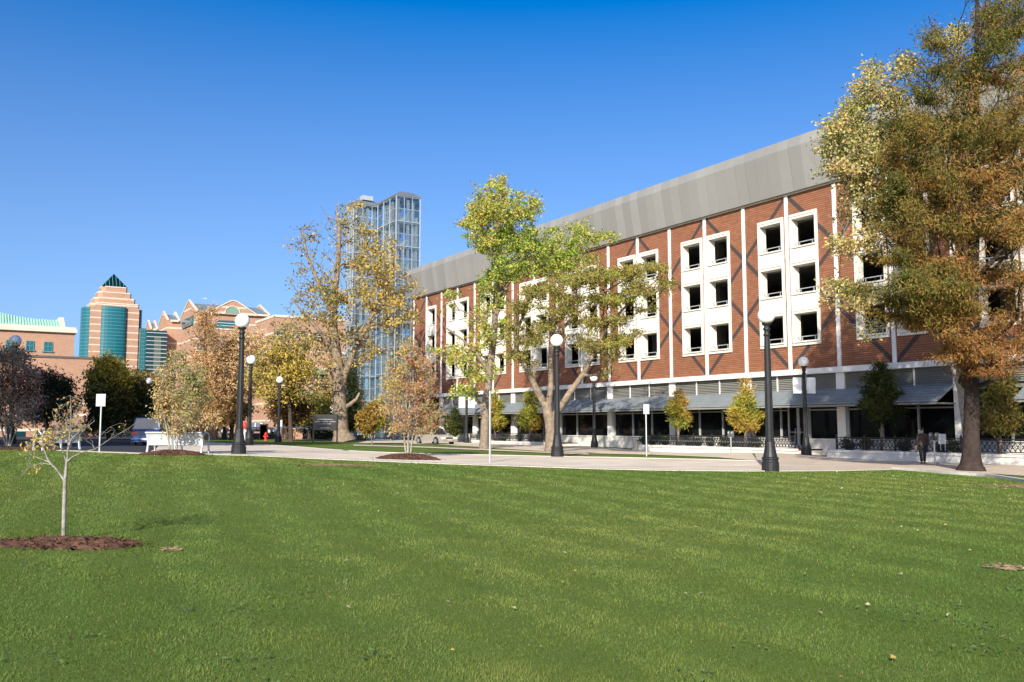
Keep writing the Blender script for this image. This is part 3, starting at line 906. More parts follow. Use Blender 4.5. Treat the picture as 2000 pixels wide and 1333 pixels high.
# tower with the glass pyramid
B = Fr(263, 240)
bt = empty('brick_tower', (B.O.x, B.O.y, 0), RZE, 'banded brick tower with curved teal glass bays and a dark glass pyramid on top', 'tower')
xw = B.x(175.5, 650); x196 = B.x(196, 650); x245 = B.x(245.5, 650)
zs_ = [B.z(220, y) for y in (600.5, 592, 581, 569, 557)]
mb = MB(); Dp = -xw * .95
mb.box(xw, 0, 0, Dp, 0, zs_[0])
zl = zs_[0]; ins = 0
for k, zt in enumerate(zs_[1:]):
    ch = 1.0
    ins = k * .92
    a, b, c, d = xw + ins, -ins, ins, Dp - ins
    mb.prismz([(a + ch, c), (b - ch * .3, c), (b, c + ch * .3), (b, d - ch), (b - ch, d), (a + ch, d), (a, d - ch), (a, c + ch)], zl + .003, zt)
    zl = zt
mb.build('brick_body', MT['bt1'], bt)
mb = MB()
for k, zt in enumerate(zs_[1:]):
    ins = k * .92; mb.box(xw + ins + 1.0, -ins - .3, ins - .06, ins + .3, zt - .26, zt + .004)
    mb.box(xw + ins - .06, xw + ins + .3, ins + 1, Dp - ins - 1, zt - .26, zt + .005)
mb.build('stone_trim', MT['stone_b'], bt)
i_ = ins + .1; zp = zs_[-1] + .02; za = B.z(217.5, 535, Dp / 2)
p4 = [(xw + i_, i_), (-i_, i_), (-i_, Dp - i_), (xw + i_, Dp - i_)]
MT['pyramid'] = glassy('dark_green_glass', (.002, .012, .014), .15, .4)
py = MB().add([(*p, zp) for p in p4] + [(xw / 2, Dp / 2, za)], [(3, 2, 1, 0), (0, 1, 4), (1, 2, 4), (2, 3, 4), (3, 0, 4)]).build('glass_pyramid', MT['pyramid'], bt)
mb = MB()
MT['tealrib'] = M('pale_teal_metal', (.06, .19, .2), .5, .05)
for q in np.linspace(0, 1, 8):
    for (a, b) in ((p4[0], p4[1]), (p4[3], p4[0])):
        s = Vector((a[0] + (b[0] - a[0]) * q, a[1] + (b[1] - a[1]) * q, zp + .05)); t = 1 - abs(q - .5) * 2
        apex = Vector((xw / 2, Dp / 2, za)); mid = Vector(((a[0] + b[0]) / 2, (a[1] + b[1]) / 2, zp + .05))
        e = s + (apex - mid) * t if t < 1 else apex
        if t > .02: mb.bar(s, e, .13, .13)
mb.build('pyramid_rib', MT['tealrib'], py)
def bowbay(name, pts, z0, z1, parent, per=.9, mat='tealglass'):
    g = MB().prismz(pts, z0, z1).build(name, MT[mat], parent)
    c = (sum(p[0] for p in pts) / len(pts), sum(p[1] for p in pts) / len(pts))
    m = MB(); z = z0 + .45
    big = [(c[0] + (p[0] - c[0]) * 1.012, c[1] + (p[1] - c[1]) * 1.012) for p in pts]
    while z < z1:
        m.prismz(big, z, z + .14); z += per
    m.build('glazing_bar', MT['tealrib'], g)
    return g
def bow(a, b, dep, n=9):               # curved plan between two points, bulging to the -normal side
    a, b = Vector(a), Vector(b); d = b - a; nrm = Vector((d.y, -d.x)).normalized()
    return [tuple(a + d * (.5 - .5 * math.cos(math.pi * k / n)) + nrm * dep * math.sin(math.pi * k / n) ** .6) for k in range(n + 1)]
zg = zs_[0] + .1
bowbay('glass_bay', bow((x196, .1), (x245, .1), 1.3), 0, zg, bt)
bowbay('glass_bay', bow((xw + .1, Dp * .82), (xw + .1, Dp * .12), 1.9), 0, zg - .2, bt)
bowbay('glass_bay', bow((-.1, Dp * .1), (-.1, Dp * .8), 1.5), 0, B.z(265, 604), bt)

# teal glass link between the tower and the gabled hall
K = Fr(267, 207)
lk = empty('glass_link_building', (K.O.x, K.O.y, 0), RZE, 'teal and dark striped glass link between the brick tower and gabled hall', 'building')
xk1 = K.x(284, 690); xk2 = K.x(324, 690); zk = K.z(283, 642)
g = MB().box(0, xk1, 0, 1.5, 0, zk).build('teal_curtain_wall', MT['tealglass'], lk)
m = MB(); z = .6
while z < zk: m.box(-.03, xk1 + .02, -.05, -.004, z, z + .13); z += .9
for q in (.33, .66): m.box(xk1 * q - .05, xk1 * q + .05, -.06, -.004, 0, zk)
m.build('glazing_bar', MT['tealrib'], g)
zk2 = K.z(300, 646)
g = MB().box(xk1 + .01, xk2, -.6, 3, 0, zk2).build('dark_bay', MT['tealdark'], lk)
m = MB(); z = .6
while z < zk2: m.box(xk1 + .0, xk2 + .02, -.7, -.604, z, z + .2); z += .95
m.build('sunshade_bar', MT['metal'], g)
MB().box(xk1 + (xk2 - xk1) * .38, xk1 + (xk2 - xk1) * .72, -.66, -.606, 0, zk2 - 1.5).build('green_panel', M('grey_green_panel', (.07, .1, .08), .6, .1), g)

# gabled hall in three stepped wings
A = Fr(376, 200)
hl = empty('gabled_brick_hall', (A.O.x, A.O.y, 0), RZE, 'long banded brick hall with blue slate roofs, stepped gables and an arched pediment window', 'building')
def wing(x0, x1, y0, dep, ze, zr, pediment=None):
    w = MB().box(x0, x1, y0, y0 + dep, 0, ze)
    for xg in (x0, x1):
        s = .6 if xg == x0 else -.6
        w.prismx([(y0, ze), (y0 + dep, ze), (y0 + dep / 2, zr + .6)], xg, xg + s)
    w.build('brick_wing', MT['bt2'], hl)
    r = MB()
    r.add([(x0 + .61, y0 - .5, ze - .1), (x1 - .61, y0 - .5, ze - .1), (x1 - .61, y0 + dep / 2, zr), (x0 + .61, y0 + dep / 2, zr), (x1 - .61, y0 + dep + .5, ze - .1), (x0 + .61, y0 + dep + .5, ze - .1)],
          [(0, 1, 2, 3), (3, 2, 4, 5), (0, 5, 4, 1), (0, 3, 5), (1, 4, 2)])
    r.build('roof', MT['slate'], hl)
    c = MB()
    for xg in (x0 - .12, x1 - .6):
        c.prismx([(y0 - .15, ze - .2), (y0 - .15, ze + .15), (y0 + dep / 2, zr + .85), (y0 + dep + .15, ze + .15), (y0 + dep + .15, ze - .2), (y0 + dep / 2, zr + .6)], xg, xg + .45)
    c.box(x0 + .6, x1 - .6, y0 - .62, y0 - .501, ze - .5, ze - .05)
    c.build('stone_coping', MT['stone_b'], hl)
xA1 = A.x(529, 615); zeA = A.z(385, 606); dA = A.y(354, 615); zrA = at(400, 592.5, (A.O + D * dA / 2).y).z
wing(0, xA1, 0, dA, zeA, zrA)
# pediment over the front
xp0, xp1, xpm = A.x(406, 604), A.x(502, 612), A.x(455, 589); zpm = A.z(455, 589)
MB().prism([(xp0, zeA - .6), (xp1, zeA - .6), (xpm + .8, zpm - .2), (xpm, zpm), (xpm - .8, zpm - .2)], -.6, dA * .45).build('pediment', MT['bt2'], hl)
mb = MB()
for q in ((xp0 - .3, zeA - .5, xpm - .8, zpm - .1), (xpm - .8, zpm - .1, xpm, zpm + .1), (xpm, zpm + .1, xpm + .8, zpm - .1), (xpm + .8, zpm - .1, xp1 + .3, zeA - .5)):
    mb.bar((q[0], -.66, q[1]), (q[2], -.66, q[3]), .22, .22)
mb.build('pediment_coping', MT['stone_b'], hl)
xa = A.x(453, 612); ra = (A.x(466, 612) - A.x(440, 612)) / 2; za_ = A.z(453, 613.5)
ar = MB().prism([(xa + ra * math.cos(t), za_ + ra * math.sin(t)) for t in np.linspace(0, math.pi, 17)], -.7, -.602).build('arched_window', M('pale_green_glass', (.16, .26, .2), .2, .1), hl)
MB().tube([(xa + (ra + .2) * math.cos(t), -.68, za_ + (ra + .2) * math.sin(t)) for t in np.linspace(0, math.pi, 17)], .12, 6).build('window_surround', MT['stone_b'], ar)
def panel(fr, px0, px1, py0, py1, name, mat, parent, dep=.06, bars=2):
    x0, x1 = fr.x(px0, py0), fr.x(px1, py0); z1, z0 = fr.z(px0, py0), fr.z(px0, py1)
    o = MB().box(x0, x1, -dep, -.004, z0, z1).build(name, MT[mat], parent)
    m = MB()
    for k in range(1, bars + 1):
        z = z0 + (z1 - z0) * k / (bars + 1); m.box(x0, x1, -dep - .05, -dep - .004, z - .06, z + .06)
    m.box(x0 - .15, x1 + .15, -dep - .08, -.002, z0 - .3, z0 - .003)
    m.build('window_bar', MT['stone_b'], o)
for a in ((421, 459, 625, 641), (497, 520, 641, 652)): panel(A, *a, 'window_strip', 'tealglass', hl)
for k in range(4):
    panel(A, 384 + 36 * k, 410 + 36 * k, 671, 684, 'window_strip', 'tealglass', hl)
    panel(A, 384 + 36 * k, 410 + 36 * k, 716, 729, 'window_strip', 'tealglass', hl)
# glazed corner on the left gable
zc0, zc1 = A.zs(360, 642), A.zs(360, 626)
MB().box(-.3, -.004, dA * .15, dA * .85, zc0, zc1).build('gable_window', MT['tealglass'], hl)
x2 = A.x(327, 625, dA); ze2 = A.z(345, 625.5, dA)
O2 = Fr(0, 0, A.O + D * dA)
d2 = O2.y(311, 630, x2); zr2 = at(335, 614.5, (A.O + E2 * x2 + D * (dA + d2 / 2)).y).z
wing(x2, -.05, dA + .05, d2, ze2, zr2)
y3 = dA + d2 + .1; x3 = A.x(294, 642, y3); ze3 = A.z(302, 642, y3)
O3 = Fr(0, 0, A.O + D * y3); d3 = O3.y(284, 645, x3); zr3 = at(300, 632, (A.O + E2 * x3 + D * (y3 + d3 / 2)).y).z
wing(x3, x2 - .05, y3, d3, ze3, zr3)

# flat-roofed brick block right of the hall, mostly behind trees
Q = Fr(531, 188)
qb = empty('brick_classroom_block', (Q.O.x, Q.O.y, 0), RZE, 'flat roofed pink brick block with strip windows and green awnings behind the big yellow tree', 'building')
xq = Q.x(706, 640); zq = Q.z(560, 621)
MB().box(0, xq, 0, 14, 0, zq).build('brick_body', MT['bt2'], qb)
MB().box(-.1, xq + .1, -.15, 14.1, zq + .003, zq + .5).build('stone_coping', MT['stone_b'], qb)
for a in ((540, 566, 643, 654), (572, 600, 646, 657), (612, 640, 650, 661)): panel(Q, *a, 'window_strip', 'tealdark', qb)
for a in ((598, 634, 722, 736), (560, 590, 720, 734), (596, 616, 765, 776), (560, 588, 764, 775)):
    o = panel(Q, *a, 'window_strip', 'tealdark', qb)
    x0, x1, z1 = Q.x(a[0], a[2]), Q.x(a[1], a[2]), Q.z(a[0], a[2]); h = .9
    MB().prismx([(-.1, z1), (-1.3, z1 - h), (-1.3, z1 - h - .1), (-.1, z1 - h - .1)], x0, x1).build('awning', M('green_canvas', (.05, .22, .16), .7, .1), qb)

# building with the green copper roof and its low front wing
C = Fr(137, 150)
cb = empty('copper_roofed_building', (C.O.x, C.O.y, 0), RZE, 'brick building with pale green copper roof, white cornice and small teal windows', 'building')
x0 = C.x(-240, 640); zc = C.z(137, 651)
MB().box(x0, 0, 0, 14, 0, zc).build('brick_body', MT['bt3'], cb)
MB().box(x0, .35, -.5, 14.2, zc + .003, zc + .55).box(x0, .2, -.25, 14, zc + .553, zc + .95).build('cornice', MT['stone_b'], cb)
xe = C.x(115, 640, 1.2)
tops = [(-240, 575), (-120, 586), (-60, 598), (0, 611), (30, 618), (60, 622.5), (90, 625), (115, 626)]
mb = MB(); n = len(tops); zb_ = zc + .96
vs = []
for px, pyy in tops:
    xx = C.x(px, pyy, 4.0); zz = C.z(px, pyy, 4.0); vs += [(xx, .2, zb_), (xx, 4.0, zz), (xx, 9.0, zz), (xx, 13, zb_)]
fs = []
for k in range(n - 1):
    for q in range(4): fs.append((4 * k + q, 4 * k + (q + 1) % 4, 4 * k + 4 + (q + 1) % 4, 4 * k + 4 + q))
fs += [(0, 1, 2, 3), tuple(4 * (n - 1) + q for q in (3, 2, 1, 0))]
ro = mb.add(vs, fs).build('copper_roof', MT['copper'], cb)
mb = MB()
for k in range(60):
    f = k / 60; xx = x0 + (vs[-4][0] - x0) * f
    zz = np.interp(xx, [vs[4 * q + 1][0] for q in range(n)], [vs[4 * q + 1][2] for q in range(n)])
    mb.bar((xx, .19, zb_ + .02), (xx, 3.99, zz + .03), .1, .12)
mb.build('standing_seam', M('pale_copper_seam', (.38, .6, .48), .5, .05), ro)
MB().prismx([(-.1, zb_), (3.8, vs[-3][2] + .5), (9, vs[-3][2] + .5), (13, zb_)], vs[-4][0] + .003, vs[-4][0] + .7).build('gable_parapet', MT['stone_b'], cb)
for a in ((51, 67, 666, 684), (86, 103, 668, 686), (12, 29, 664, 682), (-30, -13, 662, 680)):
    x_0, x_1 = C.x(a[0], a[2]), C.x(a[1], a[2]); z1, z0 = C.z(a[0], a[2]), C.z(a[0], a[3])
    w = MB().box(x_0, x_1, -.08, -.004, z0, z1).build('window', MT['tealglass'], cb)
    f = MB(); xm, zm = (x_0 + x_1) / 2, (z0 + z1) / 2
    for b in ((x_0, x_0 + .1, z0, z1), (x_1 - .1, x_1, z0, z1), (xm - .05, xm + .05, z0, z1)): f.box(b[0], b[1], -.13, -.083, b[2], b[3])
    f.box(x_0, x_1, -.135, -.083, zm - .05, zm + .05).box(x_0 - .2, x_1 + .2, -.2, -.003, z0 - .2, z0 - .002)
    f.build('window_frame', MT['tealrib'], w)
Wg = Fr(196, 112)
wb = empty('low_brick_wing', (Wg.O.x, Wg.O.y, 0), RZE, 'low plain brick wing with thin pale stone bands in front of the copper roofed building', 'building')
xw0 = Wg.x(-260, 720); zw = Wg.z(190, 702.5)
MB().box(xw0, 0, 0, 16, -.5, zw).build('brick_body', MT['bt3'], wb)
mb = MB(); mb.box(xw0, .1, -.1, 16, zw + .003, zw + .25); mb.build('dark_coping', M('dark_coping_metal', (.1, .08, .07), .6, .1), wb)
mb = MB()
for pyy in (789.5, 811.5, 840): z = Wg.z(190, pyy); mb.box(xw0, .04, -.07, -.003, z - .16, z + .16)
mb.build('stone_band', MT['stone_b'], wb)
for k in range(6):
    a = (-150 + 55 * k, -115 + 55 * k, 843, 853)
    x_0, x_1 = Wg.x(a[0], a[2]), Wg.x(a[1], a[2])
    MB().box(x_0, x_1, -.05, -.004, -.2, Wg.z(190, 842)).build('window', MT['tealdark'], wb)
# ------------------------------------------------------------------ trees
def fwd(px, py, Y, dy=0.0): return at(px, py, Y + dy)

def grow_tree(name, label, cat, Y, trunks, clumps, n_attr, leaf, bark, group=None, seed=1, tip=.012, expo=.46,
              crown_name='crown', sparse_wood=False, base=None, sag=.12, pathw=.18, inner=.0):
    """trunks: list of [(px, py, width_px, dy)...] drawn upward in photo pixels at depth Y;
       clumps: (px, py, rx_px, ry_px, weight[, dy]) ellipsoids of foliage; leaf: dict"""
    g = np.random.default_rng(seed)
    pr = random.Random(seed)
    s = 1 / ppm(Y)
    P, par, rad = [], [], []
    for ti, tr in enumerate(trunks):
        prev = -1
        start = 0
        pts = []
        for q in tr:
            px, py, wpx = q[:3]; dy = q[3] if len(q) > 3 else 0
            pts.append((fwd(px, py, Y, dy), wpx * s / 2))
        if ti > 0 and base is None:          # fork: attach to nearest node of what exists
            d = [(np.linalg.norm(np.array(pts[0][0]) - np.array(p)), k) for k, p in enumerate(P)]
            prev = min(d)[1]
        for k, (p, r) in enumerate(pts):
            if k == 0:
                P.append(tuple(p)); par.append(prev); rad.append(r); prev = len(P) - 1
            else:
                a = Vector(P[prev]); ra = rad[prev]
                m = max(1, int((p - a).length / (1.2 if Y > 30 else .25)))
                for j in range(1, m + 1):
                    t = j / m
                    jit = Vector((pr.uniform(-1, 1), pr.uniform(-1, 1), 0)) * r * (.12 if j < m else 0)
                    P.append(tuple(a.lerp(p, t) + jit)); par.append(prev); rad.append(ra + (r - ra) * t); prev = len(P) - 1
    nT = len(P)
    # attraction points in the clumps
    A = []; wt = np.array([c[2] * c[3] * c[4] * (c[2] ** .25) for c in clumps]); wt = wt / wt.sum()
    cnt = g.multinomial(n_attr, wt)
    for c, k in zip(clumps, cnt):
        dy = c[5] if len(c) > 5 else None
        cpx0 = min(q[0] - q[2] for q in clumps); cpx1 = max(q[0] + q[2] for q in clumps); Wc = (cpx1 - cpx0) / 2; cmx = (cpx0 + cpx1) / 2
        hd = .85 * Wc * s * math.sqrt(max(.12, 1 - ((c[0] - cmx) / Wc) ** 2)) if len(clumps) > 9 or leaf.get('deep') else 0
        if leaf.get('cone'): hd = 0
        for _ in range(k):
            v = g.normal(size=3); v /= np.linalg.norm(v); r = g.uniform(inner, 1) ** (1 / 2.2)
            dd = (dy if dy is not None else g.uniform(-1, 1) * hd) + v[1] * r * c[2] * s * (.8 if hd else 1.2)
            A.append(tuple(fwd(c[0] + v[0] * r * c[2], c[1] + v[2] * r * c[3], Y, dd)))
    A = np.array(A)
    cap = len(P) + 3 * len(A) + 8
    X = np.zeros((cap, 3)); X[:nT] = P
    path = np.zeros(cap)
    for k in range(nT):
        if par[k] >= 0: path[k] = path[par[k]] + np.linalg.norm(X[k] - X[par[k]])
    parent = np.full(cap, -1); parent[:nT] = par
    n = nT
    # nearest to the stems first
    d0 = np.array([np.min(np.linalg.norm(X[:nT] - a, axis=1)) for a in A])
    low = X[:nT, 2].min() + .12 * (X[:nT, 2].max() - X[:nT, 2].min())
    tips = []
    okn = np.zeros(cap, bool); okn[:nT] = X[:nT, 2] > low
    for k in np.argsort(d0):
        a = A[k]
        dv = a - X[:n]; dist = np.linalg.norm(dv, axis=1)
        cost = dist + pathw * path[:n] + np.where(dv[:, 2] < -.15 * dist, .5 * dist, 0) + np.where(okn[:n], 0, 1e6)
        b = int(np.argmin(cost)); L = dist[b]; prev = b
        for t in (.4, .75, 1.0):
            p = X[b] + (a - X[b]) * t
            p[2] += sag * L * math.sin(math.pi * t)
            p += g.normal(size=3) * L * .05 * (t < 1)
            X[n] = p; parent[n] = prev; path[n] = path[prev] + L * .36; okn[n] = True; prev = n; n += 1
        tips.append(n - 1)
    # pipe model radii
    load = np.zeros(n)
    for t in tips: load[t] += 1
    order = np.argsort(-path[:n])
    for k in order:
        if parent[k] >= 0: load[parent[k]] += load[k]
    r = tip * np.maximum(load, 1) ** expo
    r[:nT] = np.array(rad)
    for k in range(nT, n):
        pk = parent[k]; r[k] = min(r[k], r[pk] * .85 + .002)
    r = np.maximum(r, tip * .8)
    # wood mesh
    V, Fq = [], []
    ch = [[] for _ in range(n)]
    for k in range(n):
        if parent[k] >= 0: ch[parent[k]].append(k)
    ns = 0
    for k in range(n):
        pk = parent[k]
        if pk < 0: continue
        a, b_ = Vector(X[pk]), Vector(X[k])
        if (b_ - a).length < 1e-4: continue
        ra = r[pk] if (k < nT and pk < nT) else min(r[pk], r[k] * 1.25); rb = r[k]
        m = 10 if ra > .12 else (6 if ra > .03 else 4)
        d = (b_ - a).normalized(); u = Vector((0, 1, 0)) if abs(d.y) < .9 else Vector((1, 0, 0))
        x = d.cross(u).normalized(); y = x.cross(d).normalized()
        b0 = len(V)
        e = b_ + d * rb * .3
        for (c_, q) in ((a, ra), (e, rb)):
            for w in range(m):
                an = 2 * math.pi * w / m
                V.append(c_ + (x * math.cos(an) + y * math.sin(an)) * q)
        for w in range(m): Fq.append((b0 + w, b0 + (w + 1) % m, b0 + m + (w + 1) % m, b0 + m + w))
    root = Vector(P[0])
    gzr = H(root.x, root.y)
    o = empty(name, (root.x, root.y, gzr), 0, label, cat, group)
    V = np.array(V) - np.array(o.location)
    mesh_np('trunk', V, np.array(Fq), MT[bark], o, smooth=True)
    # foliage
    T = X[np.array(tips)]
    Dr = T - X[parent[parent[np.array(tips)]]]; Dr /= np.linalg.norm(Dr, axis=1, keepdims=True) + 1e-6
    if leaf['n'] > 0:
        leaves(o, crown_name, T, Dr, leaf, g, s)
    return o

def leaves(o, cname, T, Dr, lf, g, s):
    k = lf['n']; nA = len(T)
    # per tip density varies so that the crown has holes and heavy clumps
    per = np.maximum(0, (k * g.gamma(lf.get('gam', 2.2), 1 / lf.get('gam', 2.2), nA))).astype(int)
    idx = np.repeat(np.arange(nA), per); n = len(idx)
    sg = lf['sig']
    off = g.normal(size=(n, 3)) * sg * np.array([1, 1, lf.get('flat', .8)])
    back = g.uniform(-.1, 1, (n, 1)) * lf.get('along', .5)
    p = T[idx] + off - Dr[idx] * back
    L = lf['size'] * g.uniform(.6, 1.35, n); Wd = L * lf.get('asp', .6)
    dirv = g.normal(size=(n, 3)); dirv[:, 2] -= lf.get('droop', .4)
    if lf.get('out', 0): dirv += Dr[idx] * lf['out']
    dirv /= np.linalg.norm(dirv, axis=1, keepdims=True)
    nr = g.normal(size=(n, 3)) + np.array([-.25, -.5, .6]) * lf.get('up', .6)
    sd = np.cross(dirv, nr); sd /= np.linalg.norm(sd, axis=1, keepdims=True) + 1e-9
    nn = np.cross(sd, dirv)
    Lc, Wc = L[:, None], Wd[:, None]
    cup = lf.get('cup', .15)
    V = np.stack([p, p + dirv * Lc * .5 - sd * Wc * .5 + nn * Lc * cup, p + dirv * Lc - nn * Lc * cup * .5, p + dirv * Lc * .5 + sd * Wc * .5 + nn * Lc * cup], 1).reshape(-1, 3)
    Fq = np.arange(4 * n).reshape(-1, 4)
    pal = np.array([c[:3] for c in lf['pal']]); pw = np.array([c[3] if len(c) > 3 else 1 for c in lf['pal']], float)
    # hue runs in patches over the crown: each tip has its own palette bias
    h = np.sin(T @ g.normal(size=3) * lf.get('patch', .5) + g.uniform(0, 6)) + np.sin(T @ g.normal(size=3) * lf.get('patch', .5) * 2.1 + g.uniform(0, 6))
    if 'grad' in lf: h = h * .55 + lf['grad'](T)
    rank = (np.argsort(np.argsort(h)) + .5) / nA
    cw = np.cumsum(pw) / pw.sum()
    rk = np.clip(rank[idx] + g.normal(0, lf.get('mix', .22), n), 0, .999)
    ci = np.searchsorted(cw, rk)
    ci = np.clip(ci, 0, len(pal) - 1)
    col = pal[ci] * g.uniform(.82, 1.18, (n, 1)) * (1 + g.normal(0, .05, (n, 3)))
    V = V - np.array(o.location)
    return mesh_np(cname, V, Fq, MT[lf.get('mat', 'leaf')], o, smooth=False, col=np.clip(col, 0, 1))

def YG(px, py): return G(px, py).y
YEL = [(.5, .33, .035, 2), (.42, .31, .05, 2), (.33, .25, .05, 1.5), (.26, .16, .05, 1)]

# 1 big half-bare yellow tree by the black sign
Yt = YG(670, 863)
grow_tree('yellow_tree', 'tall old half-bare yellow tree with a thick pale trunk beside the black sign', 'tree', Yt,
  [[(671, 864, 50), (669, 855, 36), (666, 845, 30), (664, 790, 26), (661, 740, 25), (656, 690, 22), (650, 640, 18), (652, 590, 14), (660, 520, 10), (663, 450, 7), (657, 405, 3)],
   [(664, 770, 16), (672, 735, 14), (690, 690, 11), (715, 640, 8), (740, 590, 5), (760, 540, 3)],
   [(655, 700, 12), (630, 655, 9), (600, 620, 6), (575, 590, 3)],
   [(651, 610, 12), (625, 560, 8), (600, 500, 5), (590, 450, 3)],
   [(666, 800, 9), (684, 790, 8), (696, 780, 6), (702, 768, 4)]],
  [(655, 420, 45, 30, .35), (690, 400, 25, 16, .5), (620, 445, 45, 35, .3), (590, 480, 35, 50, .35), (560, 465, 20, 8, .3), (575, 530, 30, 25, .4), (600, 570, 45, 40, .6), (560, 600, 30, 20, .4),
   (700, 450, 50, 35, .7), (745, 470, 40, 30, .8), (690, 500, 55, 35, .9), (730, 520, 55, 35, 1.3), (790, 540, 35, 25, 1.2), (640, 540, 45, 40, .6), (650, 590, 50, 40, 1.0), (720, 575, 60, 40, 1.4),
   (790, 590, 40, 30, 1.3), (815, 560, 15, 20, .8), (760, 630, 45, 35, 1.1), (800, 620, 30, 20, .9), (620, 620, 50, 30, 1.0), (570, 640, 45, 25, 1.1), (540, 660, 35, 25, 1.1), (600, 670, 50, 30, 1.4), (690, 650, 50, 35, .9),
   (545, 710, 35, 25, 1.2), (600, 720, 50, 25, 1.2), (640, 690, 30, 25, .8), (700, 710, 40, 30, .6), (730, 690, 40, 25, .8), (640, 740, 40, 18, .7), (610, 760, 40, 16, .7)],
  900, dict(n=12, sig=.3, size=.27, asp=.75, droop=.7, pal=[(.54, .38, .09, 2.0), (.44, .33, .1, 2), (.34, .28, .09, 1.6), (.28, .2, .1, 1.2), (.2, .19, .06, .8)], gam=.8, along=1.1, mix=.4, patch=.35), 'bark_tan', seed=3, tip=.024, expo=.42)

# 2 ginkgo-like yellow-green tree in the middle
Yt = YG(946, 877)
grow_tree('ginkgo_tree', 'tall yellow-green tree with upright crown in the middle in front of the brick building', 'tree', Yt,
  [[(945, 878, 21), (946, 860, 17), (948, 800, 16), (955, 740, 15), (962, 680, 13), (968, 600, 11), (972, 520, 9), (975, 440, 6), (979, 365, 3)],
   [(968, 620, 8), (990, 560, 7), (1020, 490, 5), (1040, 430, 3), (1050, 395, 2)],
   [(957, 730, 9), (930, 690, 7), (905, 665, 4), (870, 640, 3)],
   [(970, 570, 7), (1020, 530, 6), (1080, 495, 4), (1150, 470, 3), (1195, 462, 2)],
   [(973, 500, 6), (945, 465, 4), (915, 445, 3), (885, 436, 2)]],
  [(978, 365, 16, 22, 1), (950, 372, 20, 20, .9), (923, 362, 6, 22, .7), (935, 405, 28, 25, 1.1), (962, 410, 40, 32, 1.3), (1018, 378, 25, 18, .9), (1058, 372, 20, 6, .6), (1005, 415, 45, 30, 1.2), (1050, 400, 20, 20, .7), (930, 430, 30, 22, 1.1),
   (893, 438, 18, 6, .8), (912, 465, 16, 7, .6), (960, 465, 50, 35, 1.4), (1030, 470, 50, 34, 1.3), (1095, 470, 40, 26, 1.2), (1130, 445, 28, 14, .9), (1150, 470, 36, 22, 1.1), (1192, 463, 20, 8, .9), (1070, 515, 55, 30, 1.3), (1000, 525, 45, 32, 1.2),
   (950, 550, 30, 28, .8), (1120, 510, 45, 22, 1.1), (975, 590, 35, 25, .6), (935, 620, 30, 24, .6), (955, 660, 40, 28, .6), (900, 695, 40, 18, .9), (865, 690, 28, 14, .8), (930, 725, 35, 24, .7), (975, 720, 22, 24, .5), (905, 765, 35, 9, .8), (885, 605, 24, 14, .35), (990, 640, 25, 20, .5), (880, 575, 25, 7, .6)],
  1500, dict(n=22, sig=.15, size=.165, asp=.85, droop=.1, pal=[(.17, .26, .035, 1.2), (.3, .38, .055, 2.6), (.42, .45, .08, 2.2), (.5, .43, .1, .8), (.42, .3, .08, .2)], mix=.4, gam=1.1, along=.9, patch=.6), 'bark', seed=5, tip=.016, expo=.44)

# 3 spreading olive-brown tree with a forked trunk
Yt = YG(1082, 884)
grow_tree('honey_locust_tree', 'spreading olive-brown tree with a thick pale forked trunk before the long brick building', 'tree', Yt,
  [[(1078, 887, 32), (1077, 876, 25), (1076, 850, 20.5), (1074, 825, 20.5), (1068, 797, 20)],
   [(1066, 793, 15), (1050, 765, 14), (1038, 740, 12), (1020, 705, 10), (1007, 680, 8), (1012, 640, 7), (1030, 600, 4)],
   [(1080, 815, 14), (1098, 790, 12.5), (1112, 768, 12), (1138, 733, 10), (1160, 690, 7.5), (1185, 640, 6), (1230, 590, 4), (1280, 550, 2)],
   [(1070, 800, 13), (1076, 755, 11), (1075, 700, 9), (1083, 640, 7), (1105, 590, 5.5), (1140, 550, 4), (1180, 535, 2)],
   [(1080, 660, 8), (1120, 620, 6), (1175, 575, 5), (1230, 540, 3)]],
  [(1005, 695, 28, 12, .9), (1030, 668, 32, 12, 1), (1000, 640, 26, 12, .8), (1050, 640, 36, 12, .8), (1020, 600, 36, 12, .8), (1060, 570, 45, 14, 1), (1110, 545, 45, 14, 1.1), (1170, 540, 45, 16, 1.2), (1225, 530, 38, 14, 1.2),
   (1272, 520, 34, 11, 1.1), (1300, 555, 22, 10, 1), (1245, 565, 40, 15, 1.1), (1190, 585, 45, 15, 1.1), (1120, 585, 45, 14, .9), (1150, 630, 40, 13, .9), (1205, 625, 30, 12, .9), (1165, 675, 40, 13, 1), (1215, 668, 26, 13, .9), (1260, 605, 26, 11, .9), (1090, 610, 40, 14, .8),
   (1195, 700, 25, 12, .7), (1125, 660, 30, 12, .7), (1300, 580, 12, 8, .6), (1040, 710, 18, 12, .5), (1150, 505, 30, 8, .6), (1245, 650, 16, 10, .6), (1190, 730, 14, 10, .4)],
  950, dict(n=25, sig=.2, flat=.3, size=.18, asp=.42, droop=.2, out=.4, mix=.4, pal=[(.15, .15, .035, 1.2), (.25, .23, .05, 2.2), (.33, .24, .06, 1.6), (.36, .22, .075, .8), (.3, .33, .06, 1.3)], gam=1.1, along=.9, patch=.6), 'bark_tan', seed=8, tip=.016, expo=.44, sag=.05)

